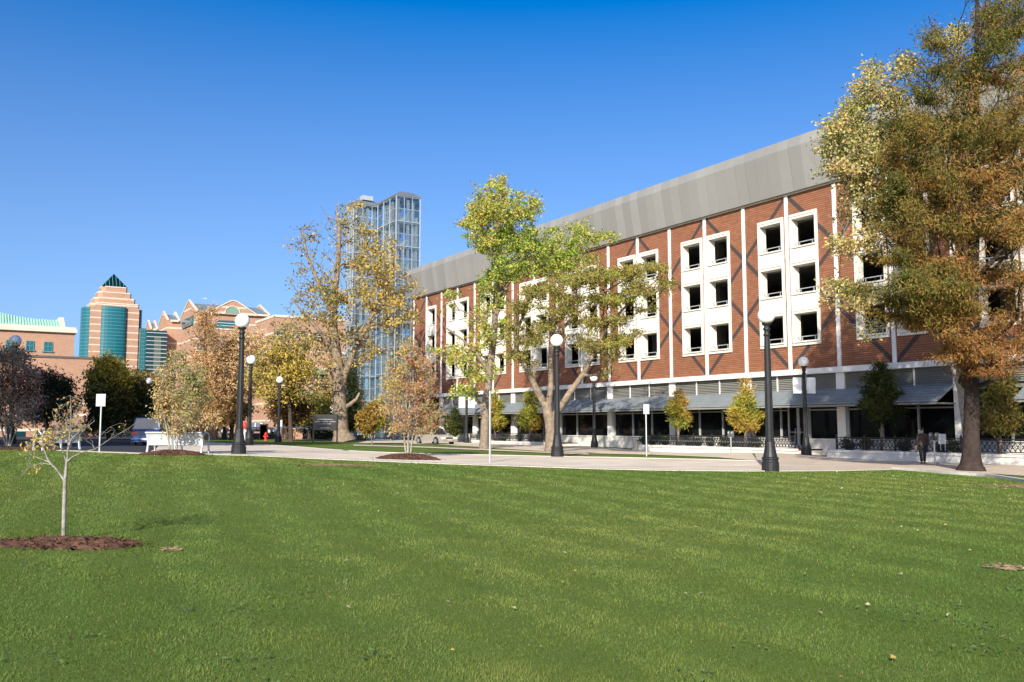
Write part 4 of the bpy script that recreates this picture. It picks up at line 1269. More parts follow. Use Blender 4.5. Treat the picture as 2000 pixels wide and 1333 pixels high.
# 4 the big cypress on the right and the pale tree behind it
Yc = YG(1897, 921)
cyp_cl = [(1765, 115, 20, 28, 1), (1820, 62, 26, 36, 1), (1840, 110, 48, 36, 1), (1790, 165, 50, 40, 1), (1880, 150, 70, 50, 1), (1960, 130, 70, 60, 1), (1930, 40, 60, 50, 1), (2010, 40, 80, 60, 1), (1745, 245, 42, 36, 1), (1800, 260, 66, 46, 1), (1880, 250, 70, 50, 1),
          (1970, 240, 80, 60, 1), (2070, 200, 80, 80, 1), (1780, 330, 48, 32, 1), (1850, 340, 70, 42, 1), (1940, 340, 80, 50, 1), (2040, 330, 80, 60, 1), (1790, 410, 46, 32, 1), (1860, 430, 70, 38, 1), (1950, 430, 80, 48, 1), (2050, 430, 80, 60, 1), (1735, 495, 46, 20, .9), (1785, 500, 46, 26, 1), (1860, 520, 70, 32, 1),
          (1950, 530, 75, 38, 1), (2050, 540, 80, 50, 1), (1690, 562, 36, 16, 1.3, -2.2), (1745, 572, 46, 22, 1.3, -3), (1805, 582, 46, 26, 1.2, -2), (1760, 540, 40, 20, 1, -4), (1890, 602, 60, 32, 1), (1985, 615, 60, 36, 1), (1835, 640, 34, 20, .8), (1865, 692, 44, 18, 1.2, -1.5), (1925, 680, 46, 26, 1.3, -2), (1895, 660, 50, 24, 1.3, -2.5), (1780, 630, 50, 18, 1.4, -2.5), (1830, 610, 60, 28, 1.3, -3.5), (1725, 605, 40, 14, 1.2, -2), (1790, 560, 50, 24, 1.2, -4.5), (1850, 560, 60, 28, 1, -5), (1880, 716, 30, 10, .8, -1.5), (1940, 720, 40, 14, .9, -2), (1995, 690, 60, 30, 1), (2070, 650, 70, 50, 1), (1840, 705, 22, 9, .7),
          (1920, -60, 60, 60, .7), (1990, -80, 70, 60, .6), (1660, 600, 26, 8, .7), (1720, 400, 40, 24, .8), (1715, 300, 34, 24, .8), (1760, 450, 50, 24, 1), (2120, 350, 60, 120, .8)]
cyp_cl = [((*c[:4], c[4] * 1.7, *c[5:]) if 170 < c[1] < 530 and c[0] < 1960 else c) for c in cyp_cl] + [(1735, 350, 36, 30, 1.6), (1770, 380, 46, 34, 1.7), (1760, 290, 44, 36, 1.6), (1730, 450, 40, 24, 1.5)]
def cgrad(T): return ((T[:, 0] - T[:, 0].mean()) * .22 - (T[:, 2] - T[:, 2].mean()) * .10)
cyp_pal = [(.075, .084, .016, 1.2), (.13, .124, .023, 2.6), (.195, .145, .03, 2.3), (.27, .16, .038, 2.4), (.3, .145, .044, 2.2), (.23, .1, .038, 1.2)]
grow_tree('bald_cypress_tree', 'huge feathery olive and rust coloured cypress with a dark flared trunk at the lawn edge', 'tree', Yc,
  [[(1897, 926, 60), (1897, 917, 46), (1897, 900, 36), (1897, 860, 30), (1898, 760, 26), (1900, 640, 22), (1903, 450, 20), (1906, 250, 14), (1908, 60, 9), (1910, -120, 4)]],
  cyp_cl, 1900, dict(n=112, sig=.21, flat=.4, size=.17, asp=.2, droop=.85, out=.5, up=.8, cup=.1, pal=cyp_pal, gam=1.0, along=.95, patch=.5, grad=cgrad, mix=.2, mat='needle'), 'bark_cyp', seed=12, tip=.011, expo=.47, sag=.02, pathw=.45)
grow_tree('pale_green_tree', 'pale yellow-green leafy tree standing half hidden behind the huge rusty cypress', 'tree', Yc + 2.0,
  [[(1893, 917, 24), (1893, 860, 22), (1880, 760, 20), (1840, 640, 17), (1780, 520, 13), (1730, 400, 10), (1700, 280, 7), (1690, 170, 3)],
   [(1850, 660, 10), (1760, 610, 7), (1680, 560, 4), (1640, 540, 2)], [(1760, 480, 9), (1700, 430, 6), (1650, 360, 4), (1620, 300, 2)], [(1800, 560, 9), (1840, 420, 7), (1860, 250, 5), (1880, 90, 3)]],
  [(1703, 140, 28, 34, 1), (1690, 185, 40, 36, 1.1), (1655, 215, 34, 26, 1), (1640, 255, 44, 34, 1.2), (1618, 292, 28, 28, 1), (1690, 260, 50, 40, 1.1), (1740, 190, 45, 40, .8), (1700, 320, 55, 40, 1), (1650, 320, 40, 36, 1), (1668, 380, 40, 34, .8), (1720, 400, 50, 40, .8),
   (1645, 420, 30, 26, .5), (1632, 480, 26, 30, .5, -1.5), (1690, 470, 40, 36, .7, -2), (1630, 562, 36, 18, 1, -2), (1670, 585, 40, 20, .9, -2), (1650, 620, 26, 22, .3), (1700, 640, 40, 26, .35), (1860, 70, 26, 26, .9), (1885, 55, 20, 14, 1), (1770, 130, 30, 30, .7), (1600, 335, 14, 16, .5), (1606, 590, 12, 8, .5)],
  900, dict(n=21, sig=.17, size=.125, asp=.8, droop=.3, pal=[(.2, .2, .05, 1.2), (.34, .32, .1, 2), (.46, .41, .16, 2), (.5, .37, .15, 1)], gam=1.1, along=.7), 'bark_pale', seed=15, tip=.011, expo=.43)

# 5 young cypresses in the planters before the shops
def cone(px, top, bot, hw, n=7, shift=0):
    out = []
    for k in range(n):
        f = (k + .5) / n
        w = hw * (.25 + .85 * f ** .8) * (1 if f < .85 else .8)
        out.append((px + shift * (1 - f), top + (bot - top) * f, w, (bot - top) / n * .75, .5 + f))
    return out
grn = [(.16, .18, .03, 1), (.3, .3, .045, 2), (.4, .33, .055, 1.4), (.36, .22, .05, .8)]
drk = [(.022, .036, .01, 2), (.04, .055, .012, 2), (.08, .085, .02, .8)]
def young(px, base_py, top, bot, hw, pal, label, seed, Y, tw=6, name='young_cypress_tree', size=.26, n=60, shift=0, na=150, shape=None):
    grow_tree(name, label, 'tree', Y, [[(px, base_py, tw), (px, (base_py + bot) / 2, tw * .8), (px + shift * .3, bot - (bot - top) * .5, tw * .5), (px + shift, top + 3, 1.5)]],
              cone(px, top, bot, hw, shift=shift) if shape is None else [(px + a * hw, top + (bot - top) * b, c_ * hw, d_ * (bot - top), e) for a, b, c_, d_, e in shape], na, dict(n=n, sig=.17, flat=.5, size=size, asp=.2, droop=.2, out=.9, pal=pal, gam=2.4, along=.5, mat='needle', cup=.1, cone=1), 'bark_tan', seed=seed, tip=.008, expo=.4, sag=-.05, pathw=.5, group='young cypress trees along the shop fronts')
def facd(px, yl):                     # depth of the ground point seen at azimuth px on the line y_g = yl
    o = Vector(gw(0, yl)); a = Vector((-D.x, -D.y)); r = ray(px, 834); m = r[0] / r[1]
    return (o + a * ((m * o.y - o.x) / (a.x - m * a.y))).y
young(1325, 874, 764, 830, 26, grn, 'small rounded golden-olive cypress in front of the second shop window', 21, facd(1325, -2.0), shape=[(-.1, .08, .28, .1, .5), (0, .28, .62, .16, .8), (.05, .5, .9, .17, 1), (-.25, .55, .7, .14, .8), (0, .75, 1.0, .15, 1), (.15, .9, .7, .09, .7)])
young(1456, 877, 739, 842, 38, grn, 'bright yellow-green young cypress between the two shop windows beside the lamp', 22, facd(1456, -2.0), tw=7, na=210, shape=[(0, .08, .22, .1, .4), (.05, .25, .42, .12, .6), (-.05, .42, .62, .12, .8), (.3, .52, .5, .09, .7), (-.45, .62, .55, .1, .9), (.45, .7, .6, .1, .9), (0, .72, .6, .12, 1), (-.6, .8, .4, .08, .7), (.15, .88, .75, .1, .9), (.75, .6, .25, .06, .3)])
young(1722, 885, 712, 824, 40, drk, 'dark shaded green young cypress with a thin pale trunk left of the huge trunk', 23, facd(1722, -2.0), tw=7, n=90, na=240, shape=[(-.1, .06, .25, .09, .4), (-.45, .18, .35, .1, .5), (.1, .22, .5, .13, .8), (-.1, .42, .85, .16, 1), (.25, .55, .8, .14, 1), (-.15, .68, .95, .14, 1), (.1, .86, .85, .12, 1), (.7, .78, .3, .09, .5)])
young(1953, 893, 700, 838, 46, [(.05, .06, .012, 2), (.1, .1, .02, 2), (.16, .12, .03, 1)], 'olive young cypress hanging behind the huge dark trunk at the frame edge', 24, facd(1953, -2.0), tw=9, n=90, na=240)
young(967, 862, 758, 832, 24, grn, 'narrow olive cypress just right of the middle tan trunk', 25, facd(967, -1.8), tw=4, size=.34)
young(1037, 866, 765, 834, 25, grn, 'olive-gold cypress left of the thick forked trunk', 26, facd(1037, -1.8), tw=5, size=.32)
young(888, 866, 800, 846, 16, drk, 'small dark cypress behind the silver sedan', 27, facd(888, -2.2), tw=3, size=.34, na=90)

# 6 young trees of the lawn
Yr = YG(797, 892) + .2
grow_tree('reddish_young_tree', 'small multi-stemmed tree with red and gold leaves on a brown mulch mound', 'tree', Yr,
  [[(797, 893, 4), (797, 860, 4), (800, 800, 3), (802, 720, 2), (800, 670, 1.2)], [(793, 893, 3.5), (789, 850, 3.2), (775, 780, 2.5), (762, 710, 1.4)], [(801, 893, 3.5), (806, 850, 3.2), (825, 780, 2.4), (838, 730, 1.4)], [(795, 893, 3), (798, 840, 3), (790, 760, 2), (783, 690, 1.2)]],
  [(800, 680, 26, 26, .8), (780, 715, 32, 30, 1), (822, 715, 32, 30, .9), (765, 755, 28, 30, 1), (800, 760, 40, 30, 1), (838, 760, 30, 30, 1), (760, 800, 24, 24, .9), (800, 810, 42, 26, 1), (842, 805, 30, 24, 1.1), (775, 838, 24, 16, .8), (830, 838, 30, 14, .9), (858, 822, 14, 12, .7), (742, 782, 10, 12, .4)],
  620, dict(n=14, sig=.11, size=.105, asp=.62, droop=.5, pal=[(.44, .36, .11, 1.6), (.42, .29, .11, 1.4), (.48, .26, .16, 2), (.42, .19, .14, 1.2), (.26, .25, .08, .8)], gam=1.6, along=.4, patch=1.2, grad=lambda T: (T[:, 0] - T[:, 0].mean()) * .9 - (T[:, 2] - T[:, 2].mean()) * .35), 'bark_pale', seed=31, tip=.006, expo=.4, base=True)
Yr2 = YG(338, 888)
grow_tree('young_birch_tree', 'small multi-stemmed tree with dry tan and olive leaves before the slatted bench', 'tree', Yr2,
  [[(338, 889, 4), (336, 850, 4), (338, 790, 3), (345, 700, 1.3)], [(333, 889, 4), (328, 850, 3.5), (318, 800, 2.4), (312, 750, 1.3)], [(343, 889, 4), (348, 850, 3.5), (365, 800, 2.4), (385, 745, 1.3)]],
  [(348, 700, 26, 26, .7), (330, 735, 32, 28, 1), (372, 735, 32, 28, .9), (318, 775, 26, 28, 1), (350, 775, 38, 28, 1), (388, 772, 26, 26, .9), (330, 815, 30, 22, 1), (365, 815, 34, 22, 1), (345, 840, 26, 10, .8), (398, 800, 16, 16, .6), (305, 800, 10, 14, .5)],
  520, dict(n=11, sig=.11, size=.105, asp=.6, droop=.6, pal=[(.22, .22, .07, 1.3), (.38, .32, .13, 2), (.5, .39, .2, 1.6), (.42, .28, .11, 1)], gam=1.6, along=.4), 'bark_pale', seed=33, tip=.006, expo=.4, base=True)
Yp = YG(16, 873)
grow_tree('purple_leaved_tree', 'multi-stemmed tree with dusky purple-brown leaves and white stems at the left lawn edge', 'tree', Yp,
  [[(14, 875, 4), (12, 840, 4), (8, 760, 3), (2, 690, 1.4)], [(17, 875, 4), (22, 840, 3.5), (38, 770, 2.5), (50, 700, 1.4)], [(12, 875, 4), (4, 840, 3.5), (-16, 770, 2.5), (-30, 710, 1.4)], [(19, 875, 3), (34, 835, 2.6), (62, 790, 1.6), (75, 760, 1)]],
  [(5, 695, 34, 24, .9), (35, 700, 30, 26, 1), (-30, 710, 30, 30, 1), (55, 735, 28, 28, 1), (20, 740, 44, 30, 1), (-20, 760, 44, 30, 1), (60, 775, 26, 24, 1), (25, 785, 44, 26, 1), (-25, 800, 40, 26, 1), (50, 808, 28, 16, .8), (15, 820, 34, 14, .7), (72, 800, 14, 14, .6)],
  600, dict(n=20, sig=.19, size=.14, asp=.6, droop=.5, pal=[(.11, .06, .05, 1.4), (.2, .11, .09, 2), (.3, .18, .15, 1.6), (.4, .33, .27, .7)], gam=2, along=.4), 'bark_pale', seed=35, tip=.008, expo=.4, base=True)
# sapling in the lawn
Ys = YG(125, 1056)
grow_tree('bare_sapling', 'thin nearly bare pale-barked sapling with a few yellow leaves in the lawn', 'sapling', Ys,
  [[(124, 1058, 9), (125, 1000, 8.5), (127, 940, 8), (130, 905, 6), (134, 868, 4), (138, 835, 2.6), (139, 805, 1.6), (137, 772, .9)],
   [(127, 942, 5.5), (118, 928, 5), (108, 915, 4.5), (96, 903, 4), (90, 890, 3), (84, 872, 2), (72, 862, 1.2)],
   [(131, 902, 4), (142, 893, 3.5), (160, 884, 2.8), (185, 878, 1.6), (215, 858, 1.1), (250, 838, .8), (268, 824, .6)],
   [(133, 880, 3.5), (138, 860, 3), (150, 848, 2.4), (165, 838, 1.8), (185, 822, 1)],
   [(130, 905, 3), (122, 880, 2.4), (116, 855, 1.8), (108, 825, 1), (102, 805, .7)],
   [(96, 903, 2.5), (75, 895, 1.8), (52, 885, 1.2), (42, 876, .8)],
   [(100, 908, 2), (80, 905, 1.4), (58, 912, 1), (46, 925, .8)],
   [(138, 835, 1.8), (150, 812, 1.2), (162, 785, .7)]],
  [(60, 868, 18, 22, 1), (85, 850, 20, 20, 1), (110, 835, 22, 24, .9), (140, 830, 22, 24, .8), (170, 845, 20, 20, .6), (45, 925, 10, 12, 1), (75, 920, 12, 10, .6), (200, 850, 20, 14, .3), (150, 785, 24, 26, .6), (125, 800, 20, 26, .6), (100, 860, 20, 20, 1), (125, 840, 22, 24, 1), (225, 835, 30, 12, .25), (150, 825, 36, 20, .7), (80, 860, 34, 24, 1.0), (55, 895, 16, 20, .8)],
  330, dict(n=1.25, sig=.03, size=.058, asp=.5, droop=1.0, pal=[(.6, .42, .06, 2), (.5, .38, .1, 1.5), (.36, .3, .1, 1), (.32, .16, .08, .7)], gam=.8, along=.1), 'bark_pale', seed=37, tip=.0018, expo=.36)

# 7 trees farther back on the left
def back_tree(name, label, px, base_py, tr, cl, na, lf, bark, seed, Y=None, **kw):
    Y = Y or YG(px, base_py)
    return grow_tree(name, label, 'tree', Y, [[(px, base_py + 1, tr * 1.5), (px, base_py - 6, tr)] + kw.pop('stem')], cl, na, lf, bark, seed=seed, **kw)
rust = [(.27, .18, .08, 1.0), (.43, .26, .115, 2), (.55, .34, .16, 2), (.6, .45, .27, .9)]
def lf(pal, n=40, size=.3, sig=.42, **k): return dict(dict(deep=1, n=n, sig=sig, size=size, asp=.55, droop=.4, pal=pal, gam=2.0, along=.6, patch=.4), **k)
back_tree('rusty_cypress_tree', 'tall pointed rust-brown cypress behind the bench tree and lamp post', 394, 860, 11, cone(403, 604, 830, 62, 9), 420, lf(rust, 34, .40, cone=1, asp=.22, out=.5, mat='needle'), 'bark_dark', 41, stem=[(396, 800, 9), (400, 700, 6), (403, 610, 2)], tip=.02)
back_tree('rusty_tree', 'rounded rust-orange tree behind the nearest lamp post on the left', 452, 859, 8, [(460, 665, 34, 26, 1), (440, 700, 40, 30, 1), (485, 700, 34, 34, 1), (455, 745, 46, 30, 1), (420, 760, 36, 30, .8), (490, 755, 34, 26, .9), (500, 670, 20, 26, .7)], 330, lf(rust, 32, .36, asp=.3, mat='needle'), 'bark_dark', 42, stem=[(456, 800, 7), (460, 700, 4), (462, 650, 2)], Y=96, tip=.02)
back_tree('golden_low_tree', 'low golden-orange tree behind the small white-globed lamp', 452, 857, 6, [(448, 790, 26, 14, 1), (430, 800, 22, 14, 1), (470, 800, 24, 14, 1), (450, 815, 30, 12, 1), (425, 822, 18, 8, .6)], 200, lf([(.42, .25, .045, 2), (.3, .18, .04, 1), (.16, .14, .03, 1)], 40, .32), 'bark_dark', 43, stem=[(450, 820, 4), (450, 785, 2)], Y=104, tip=.02)
back_tree('yellow_maple_tree', 'bright yellow leafy tree left of the thick-trunked half-bare tree', 568, 862, 9, [(520, 700, 30, 26, 1), (560, 690, 34, 26, 1), (505, 735, 24, 24, 1), (545, 735, 40, 26, 1.1), (585, 725, 34, 28, 1), (520, 770, 28, 18, 1), (560, 770, 36, 16, .8), (600, 760, 24, 20, .7)], 420, lf([(.56, .43, .08, 1.8), (.46, .37, .09, 2), (.3, .26, .07, 1.2), (.2, .15, .07, .6)], 17, .27, gam=.8, mix=.5), 'bark_dark', 44, stem=[(566, 800, 7), (560, 740, 5), (550, 690, 2)], Y=84, tip=.02)
back_tree('dark_brown_tree', 'small dark red-brown tree behind the lamp under the yellow tree', 560, 861, 6, [(560, 790, 28, 16, 1), (580, 800, 22, 14, 1), (545, 805, 20, 14, 1), (565, 818, 26, 10, .8)], 200, lf([(.12, .07, .04, 2), (.2, .11, .06, 2), (.26, .17, .07, .7)], 40, .28), 'bark_dark', 45, stem=[(561, 820, 4), (561, 785, 2)], Y=90, tip=.02)
back_tree('olive_tree_by_the_sign', 'olive-green rounded tree left of the black sign', 604, 858, 6, [(600, 790, 30, 20, 1), (625, 800, 26, 18, 1), (590, 812, 26, 14, 1), (620, 815, 30, 10, .8), (640, 780, 16, 16, .6)], 240, lf([(.14, .15, .03, 2), (.25, .22, .045, 2), (.42, .3, .06, .7)], 40, .28), 'bark_dark', 46, stem=[(604, 825, 4), (605, 785, 2)], Y=100, tip=.02)
back_tree('dark_conifer', 'dark green conifer close behind the thick pale trunk', 683, 852, 5, cone(684, 700, 835, 30, 7), 240, lf([(.02, .035, .012, 2), (.05, .07, .02, 1.4), (.1, .12, .02, .5)], 50, .34, cone=1, asp=.25, mat='needle'), 'bark_dark', 47, stem=[(684, 800, 4), (684, 705, 1.5)], Y=104, tip=.02)
back_tree('small_gold_tree', 'small thin-trunked gold-green tree right of the thick pale trunk', 726, 868, 2.4, [(722, 815, 20, 16, 1), (740, 820, 18, 14, 1), (715, 832, 16, 8, .7), (735, 800, 18, 10, .8)], 130, lf([(.16, .15, .025, 1), (.26, .2, .03, 2), (.3, .17, .04, 1)], 34, .26, .3), 'bark_tan', 48, stem=[(726, 840, 2), (726, 805, 1.2)], tip=.012)
back_tree('dark_evergreen_tree', 'dark evergreen with lobed top right of the purple-leaved tree', 92, 856, 7, [(88, 738, 14, 18, 1), (78, 760, 26, 20, 1), (108, 762, 20, 18, 1), (125, 752, 14, 16, 1), (100, 785, 40, 18, 1), (132, 785, 16, 18, 1), (80, 805, 36, 16, 1), (120, 805, 28, 14, .9), (70, 780, 26, 20, 1)], 380, lf([(.022, .032, .013, 2), (.045, .05, .018, 1.4), (.09, .075, .04, .6)], 60, .34, mat='needle', asp=.3), 'bark_dark', 49, stem=[(91, 800, 5), (90, 740, 2)], Y=80, tip=.02)
back_tree('yellow_topped_tree', 'dark green tree with sunlight painted into its yellow top in front of the brick tower', 212, 862, 8, [(212, 715, 22, 16, 1), (195, 738, 24, 18, 1), (230, 740, 22, 18, 1), (212, 762, 38, 20, 1), (188, 775, 20, 18, 1), (240, 775, 18, 18, 1), (212, 800, 38, 18, 1), (205, 825, 32, 14, .9)], 420, lf([(.03, .036, .012, 1.5), (.08, .075, .02, 1.6), (.26, .21, .035, 1.2), (.46, .35, .05, 1.0)], 55, .34, grad=lambda T: (T[:, 2] - T[:, 2].mean()) * .55), 'bark_dark', 50, stem=[(212, 800, 6), (212, 720, 2)], Y=86, tip=.02)  # leaf colours brighten with height: the sunlit top is painted into the palette
back_tree('olive_hedge_tree', 'broad olive-green tree between the yellow-topped tree and the small bench tree', 278, 858, 8, [(275, 745, 30, 16, 1), (300, 760, 26, 18, 1), (255, 765, 20, 20, 1), (285, 785, 40, 20, 1), (255, 800, 22, 18, 1), (310, 795, 26, 22, 1), (280, 818, 40, 16, 1)], 420, lf([(.06, .065, .02, 1.2), (.14, .13, .035, 2), (.22, .19, .05, 1.4), (.26, .15, .06, .5)], 50, .36), 'bark_dark', 51, stem=[(278, 800, 5), (278, 750, 2)], Y=92, tip=.02)
# ------------------------------------------------------------------ lamp posts
def make_lamp(name='street_lamp'):
    o = empty(name)
    MB().lathe([(.30, -.15), (.30, .30), (.275, .33), (.275, .40), (.295, .42), (.295, .47), (.25, .50), (.215, .66), (.185, .85), (.165, 1.02)], 16).build('base', MT['lamp'], o, smooth=False)
    MB().lathe([(.165, 1.02), (.165, 1.10), (.142, 1.13), (.135, 2.2), (.118, 3.6), (.098, 4.72), (.098, 4.76)], 20, flute=.11).build('post', MT['lamp'], o)
    MB().lathe([(.10, 4.75), (.125, 4.79), (.125, 4.83), (.085, 4.87), (.10, 4.95), (.14, 5.02), (.10, 5.07), (.08, 5.11), (.16, 5.17), (.175, 5.22), (.15, 5.25)], 18).build('capital', MT['lamp'], o, smooth=True)
    g = MB(); n = 16; pr = []
    for k in range(n + 1):
        a = -math.pi / 2 + math.pi * k / n
        pr.append((max(.306 * math.cos(a), .002), 5.50 + .306 * math.sin(a)))
    g.lathe(pr, 24).build('globe', MT['globe'], o, smooth=True)
    return o                               # 5.806 m tall
LH = 5.806
proto = make_lamp()
LAMPS = [(1505, 920, 600, 'largest lamp post with white globe in front of the brick facade'),
         (1088.5, 893, 653, 'lamp post with white globe in front of the thick forked trunk'),
         (466, 888, 613, 'tall lamp post with white globe beside the pale slatted bench'),
         (1575, 888, 697, 'lamp post carrying two white banners near the entrance door'),
         (1161, 875, 731, 'lamp post with white globe in front of the blue canopy, right of the forked trunk'),
         (486, 866, 694, 'lamp post with a shaded blue globe right behind the tall bench lamp'),
         (543.5, 864, 736, 'lamp post with white globe under the yellow tree'),
         (437.5, 860, 754, 'small lamp post with white globe before the golden-orange tree'),
         (287, 852, 738, 'distant lamp post with a shaded blue globe left of the bench tree'),
         (19, 876, 655, 'lamp post with a shaded globe rising behind the purple-leaved tree'),
         (911, 866, 752, 'lamp post with two banners in front of the silver sedan bumper'),
         (642, 856, 773, 'distant lamp post with two white banners behind the black sign'),
         (317, 850, 769, 'distant lamp post with small white globe hidden in the bench tree'),
         (536, 853, 768, 'distant lamp post with white globe within the dark brown tree')]
LO = []
for k, (px, by, ty, lab) in enumerate(LAMPS):
    o = proto if k == 0 else copy_tree(proto)
    Y = LH * F / (by - ty) * 1.0
    if by - ty < 84: Y = 120
    if px == 1575: Y = facd(1575, -3.4)
    if px == 19: Y = 57.5
    r = ray(px, by); p = Vector((r[0] / r[1] * Y, Y, 0)); p.z = H(p.x, p.y)
    top = at(px, ty, Y).z
    s = (top - p.z) / LH
    s = min(max(s, .8), 1.3)
    o.location = p; o.scale = (s,) * 3; o.rotation_euler = (0, 0, rnd.uniform(0, 6))
    tag(o, lab, 'street lamp', 'black globe lamp posts'); LO.append((o, p, s))
def banners(k, ang, h=.86, w=.42, z=3.55, labs=('', '')):
    o, p, s = LO[k]
    for q, lab in zip((-1, 1), labs):
        a = empty('banner', (p.x, p.y, p.z), ang, lab, 'banner', 'white banners on the lamp posts')
        m = MB(); n = 6
        for i in range(n + 1):
            f = i / n; y = .03 * math.sin(f * 5 + q)
            for j, x in enumerate((.16, .16 + w)):
                m.v.append((q * x * s, y, (z + h * f) * s)); m.v.append((q * x * s, y + .012, (z + h * f) * s))
        for i in range(n):
            b = 4 * i
            m.f += [(b, b + 2, b + 6, b + 4), (b + 1, b + 5, b + 7, b + 3), (b, b + 4, b + 5, b + 1), (b + 2, b + 3, b + 7, b + 6)]
        m.build('cloth', MT['banner'], a)
        m = MB()
        for zz in (z - .02, z + h + .02): m.bar((q * .08, .006, zz * s), (q * (.16 + w + .04), .006, zz * s), .035, .035)
        m.build('bracket', MT['lamp'], a)
AB = math.atan2(E2.y, E2.x) - R(28)
banners(3, AB, .95, .52, 3.62, ('white banner on the left side of the lamp near the entrance door', 'white banner on the right side of the lamp near the entrance door'))
banners(10, AB, 1.1, .62, 3.5, ('white banner on the lamp by the sedan, nearer the red tree', 'white banner on the lamp by the sedan, nearer the tan trunk'))
banners(11, AB, 1.25, .75, 3.3, ('white banner above the black sign, left of its pole', 'white banner above the black sign, right of its pole'))

# ------------------------------------------------------------------ planter walls and iron fences along the street
def planter(xa, xb, label):
    p = gw((xa + xb) / 2, WALLY); z0 = H(*p)
    o = empty('planter_wall', (p[0], p[1], 0), RZG, label, 'wall', 'white concrete planter walls along the shops')
    zt = facpt(1800, 883.5, WALLY).z
    xc = (xa + xb) / 2; z_b = z0 - .5
    m = MB().box(xa - xc, xb - xc, 0, .3, z_b, zt - .14).box(xa - xc, xa - xc + .3, .302, 3.0, z_b, zt - .14).box(xb - xc - .3, xb - xc, .302, 3.0, z_b, zt - .14)
    m.build('wall_face', MT['conc_white'], o)
    MB().box(xa - xc - .06, xb - xc + .06, -.06, .38, zt - .137, zt).build('coping', MT['conc_white'], o)
    MB().box(xa - xc + .31, xb - xc - .31, .31, 3.1, z_b, zt - .06).build('soil_bed', MT['mulch'], o)
    return zt
def fence(xa, xb, zt, yl, label):
    p = gw((xa + xb) / 2, yl); xc = (xa + xb) / 2
    o = empty('iron_fence', (p[0], p[1], zt), RZG, label, 'fence', 'low black ornamental iron fences on the planter walls')
    hf = .82; n = max(1, round((xb - xa) / 1.9)); w = (xb - xa) / n
    pan = MB()
    pan.box(.05, w - .05, -.02, .02, .06, .11).box(.05, w - .05, -.02, .02, hf - .12, hf - .07).box(.05, w - .05, -.02, .02, hf - .26, hf - .22)
    k = int((w - .1) / .24); d = (w - .1) / k
    for i in range(k):
        x0 = .05 + d * i; x1 = x0 + d
        pan.bar((x0, 0, .11), (x1, .0, hf - .26), .028, .028).bar((x0, .012, hf - .26), (x1, .012, .11), .028, .028)
        pan.bar((x1, -.008, .1), (x1, -.008, hf - .12), .022, .022)
        cx, cz = (x0 + x1) / 2, (.11 + hf - .26) / 2
        pan.tube([(cx + .085 * math.cos(t), -.012, cz + .085 * math.sin(t)) for t in np.linspace(0, 2 * math.pi, 11)], .014, 4, cap=False)
    me = pan.mesh('panel')
    po = MB().box(-.04, .04, -.04, .04, -.05, hf).add([(-.055, -.055, hf), (.055, -.055, hf), (.055, .055, hf), (-.055, .055, hf), (0, 0, hf + .1)], [(3, 2, 1, 0), (0, 1, 4), (1, 2, 4), (2, 3, 4), (3, 0, 4)]).mesh('post')
    for i in range(n):
        q = link('panel', me, MT['black'], o); q.location.x = xa - xc + w * i
    for i in range(n + 1):
        q = link('post', po, MT['black'], o); q.location.x = xa - xc + w * i
xg = lambda px: gl(*_fp(px))[0]
def _fp(px):
    o = Vector(gw(0, WALLY)); a = Vector((-D.x, -D.y)); r = ray(px, 834); m = r[0] / r[1]
    return tuple(o + a * ((m * o.y - o.x) / (a.x - m * a.y)))
SEG = [(907, 1076, 'behind the tan middle trunk'), (1241, 1548, 'under the two golden young cypresses left of the entrance'), (1613, 2110, 'behind the walking person and the huge cypress trunk')]
for a, b, t in SEG:
    zt = planter(xg(a), xg(b), 'white concrete planter wall ' + t)
    fence(xg(a) + .3, xg(b) - .3, zt, WALLY + .55, 'low black lattice iron fence ' + t)
# clipped shrubs behind the fences
SHR = [(1258, 'left end of the left fence'), (1275, 'below the street sign'), (1298, 'left of the rounded golden cypress'), (1345, 'right of the rounded golden cypress'), (1362, 'between the two golden cypresses'), (1388, 'behind the left parking meter'), (1415, 'right of the left parking meter'), (1478, 'right of the bright young cypress'),
       (1655, 'left of the dark young cypress'), (1690, 'below the dark young cypress'), (1765, 'left of the walking person'), (1838, 'below the small poster'), (1862, 'left of the huge trunk'), (985, 'by the tan trunk'), (1015, 'between the narrow cypresses'), (1050, 'by the forked trunk')]
sz = facpt(1800, 883.5, WALLY).z
for k, (px, t) in enumerate(SHR):
    Ysh = facd(px, WALLY + 1.3); sc = 1 / ppm(Ysh)
    g = np.random.default_rng(100 + k)
    p = gz(px, Ysh); o = empty('shrub', (p.x, p.y, sz - .1), 0, 'low dark green shrub behind the iron fence, ' + t, 'shrub', 'low shrubs behind the iron fences')
    m = MB()
    T = []
    for _ in range(26):
        a = g.uniform(0, 6.28); rr_ = g.uniform(.05, .42); h = g.uniform(.25, .75)
        q = (rr_ * math.cos(a), rr_ * math.sin(a), h); T.append((p.x + q[0], p.y + q[1], sz - .1 + q[2]))
        m.tube([(0, 0, -.05), (q[0] * .4, q[1] * .4, h * .5), q], [.016, .012, .006], 4)
    m.build('stem', MT['bark_dark'], o)
    T = np.array(T); Dd = T - np.array([p.x, p.y, sz]); Dd /= np.linalg.norm(Dd, axis=1, keepdims=True)
    leaves(o, 'foliage', T, Dd, dict(n=34, sig=.09, size=.12, asp=.55, droop=-.1, pal=[(.02, .035, .01, 2), (.045, .07, .016, 2), (.09, .11, .03, .6)], gam=3, along=.3), g, sc)

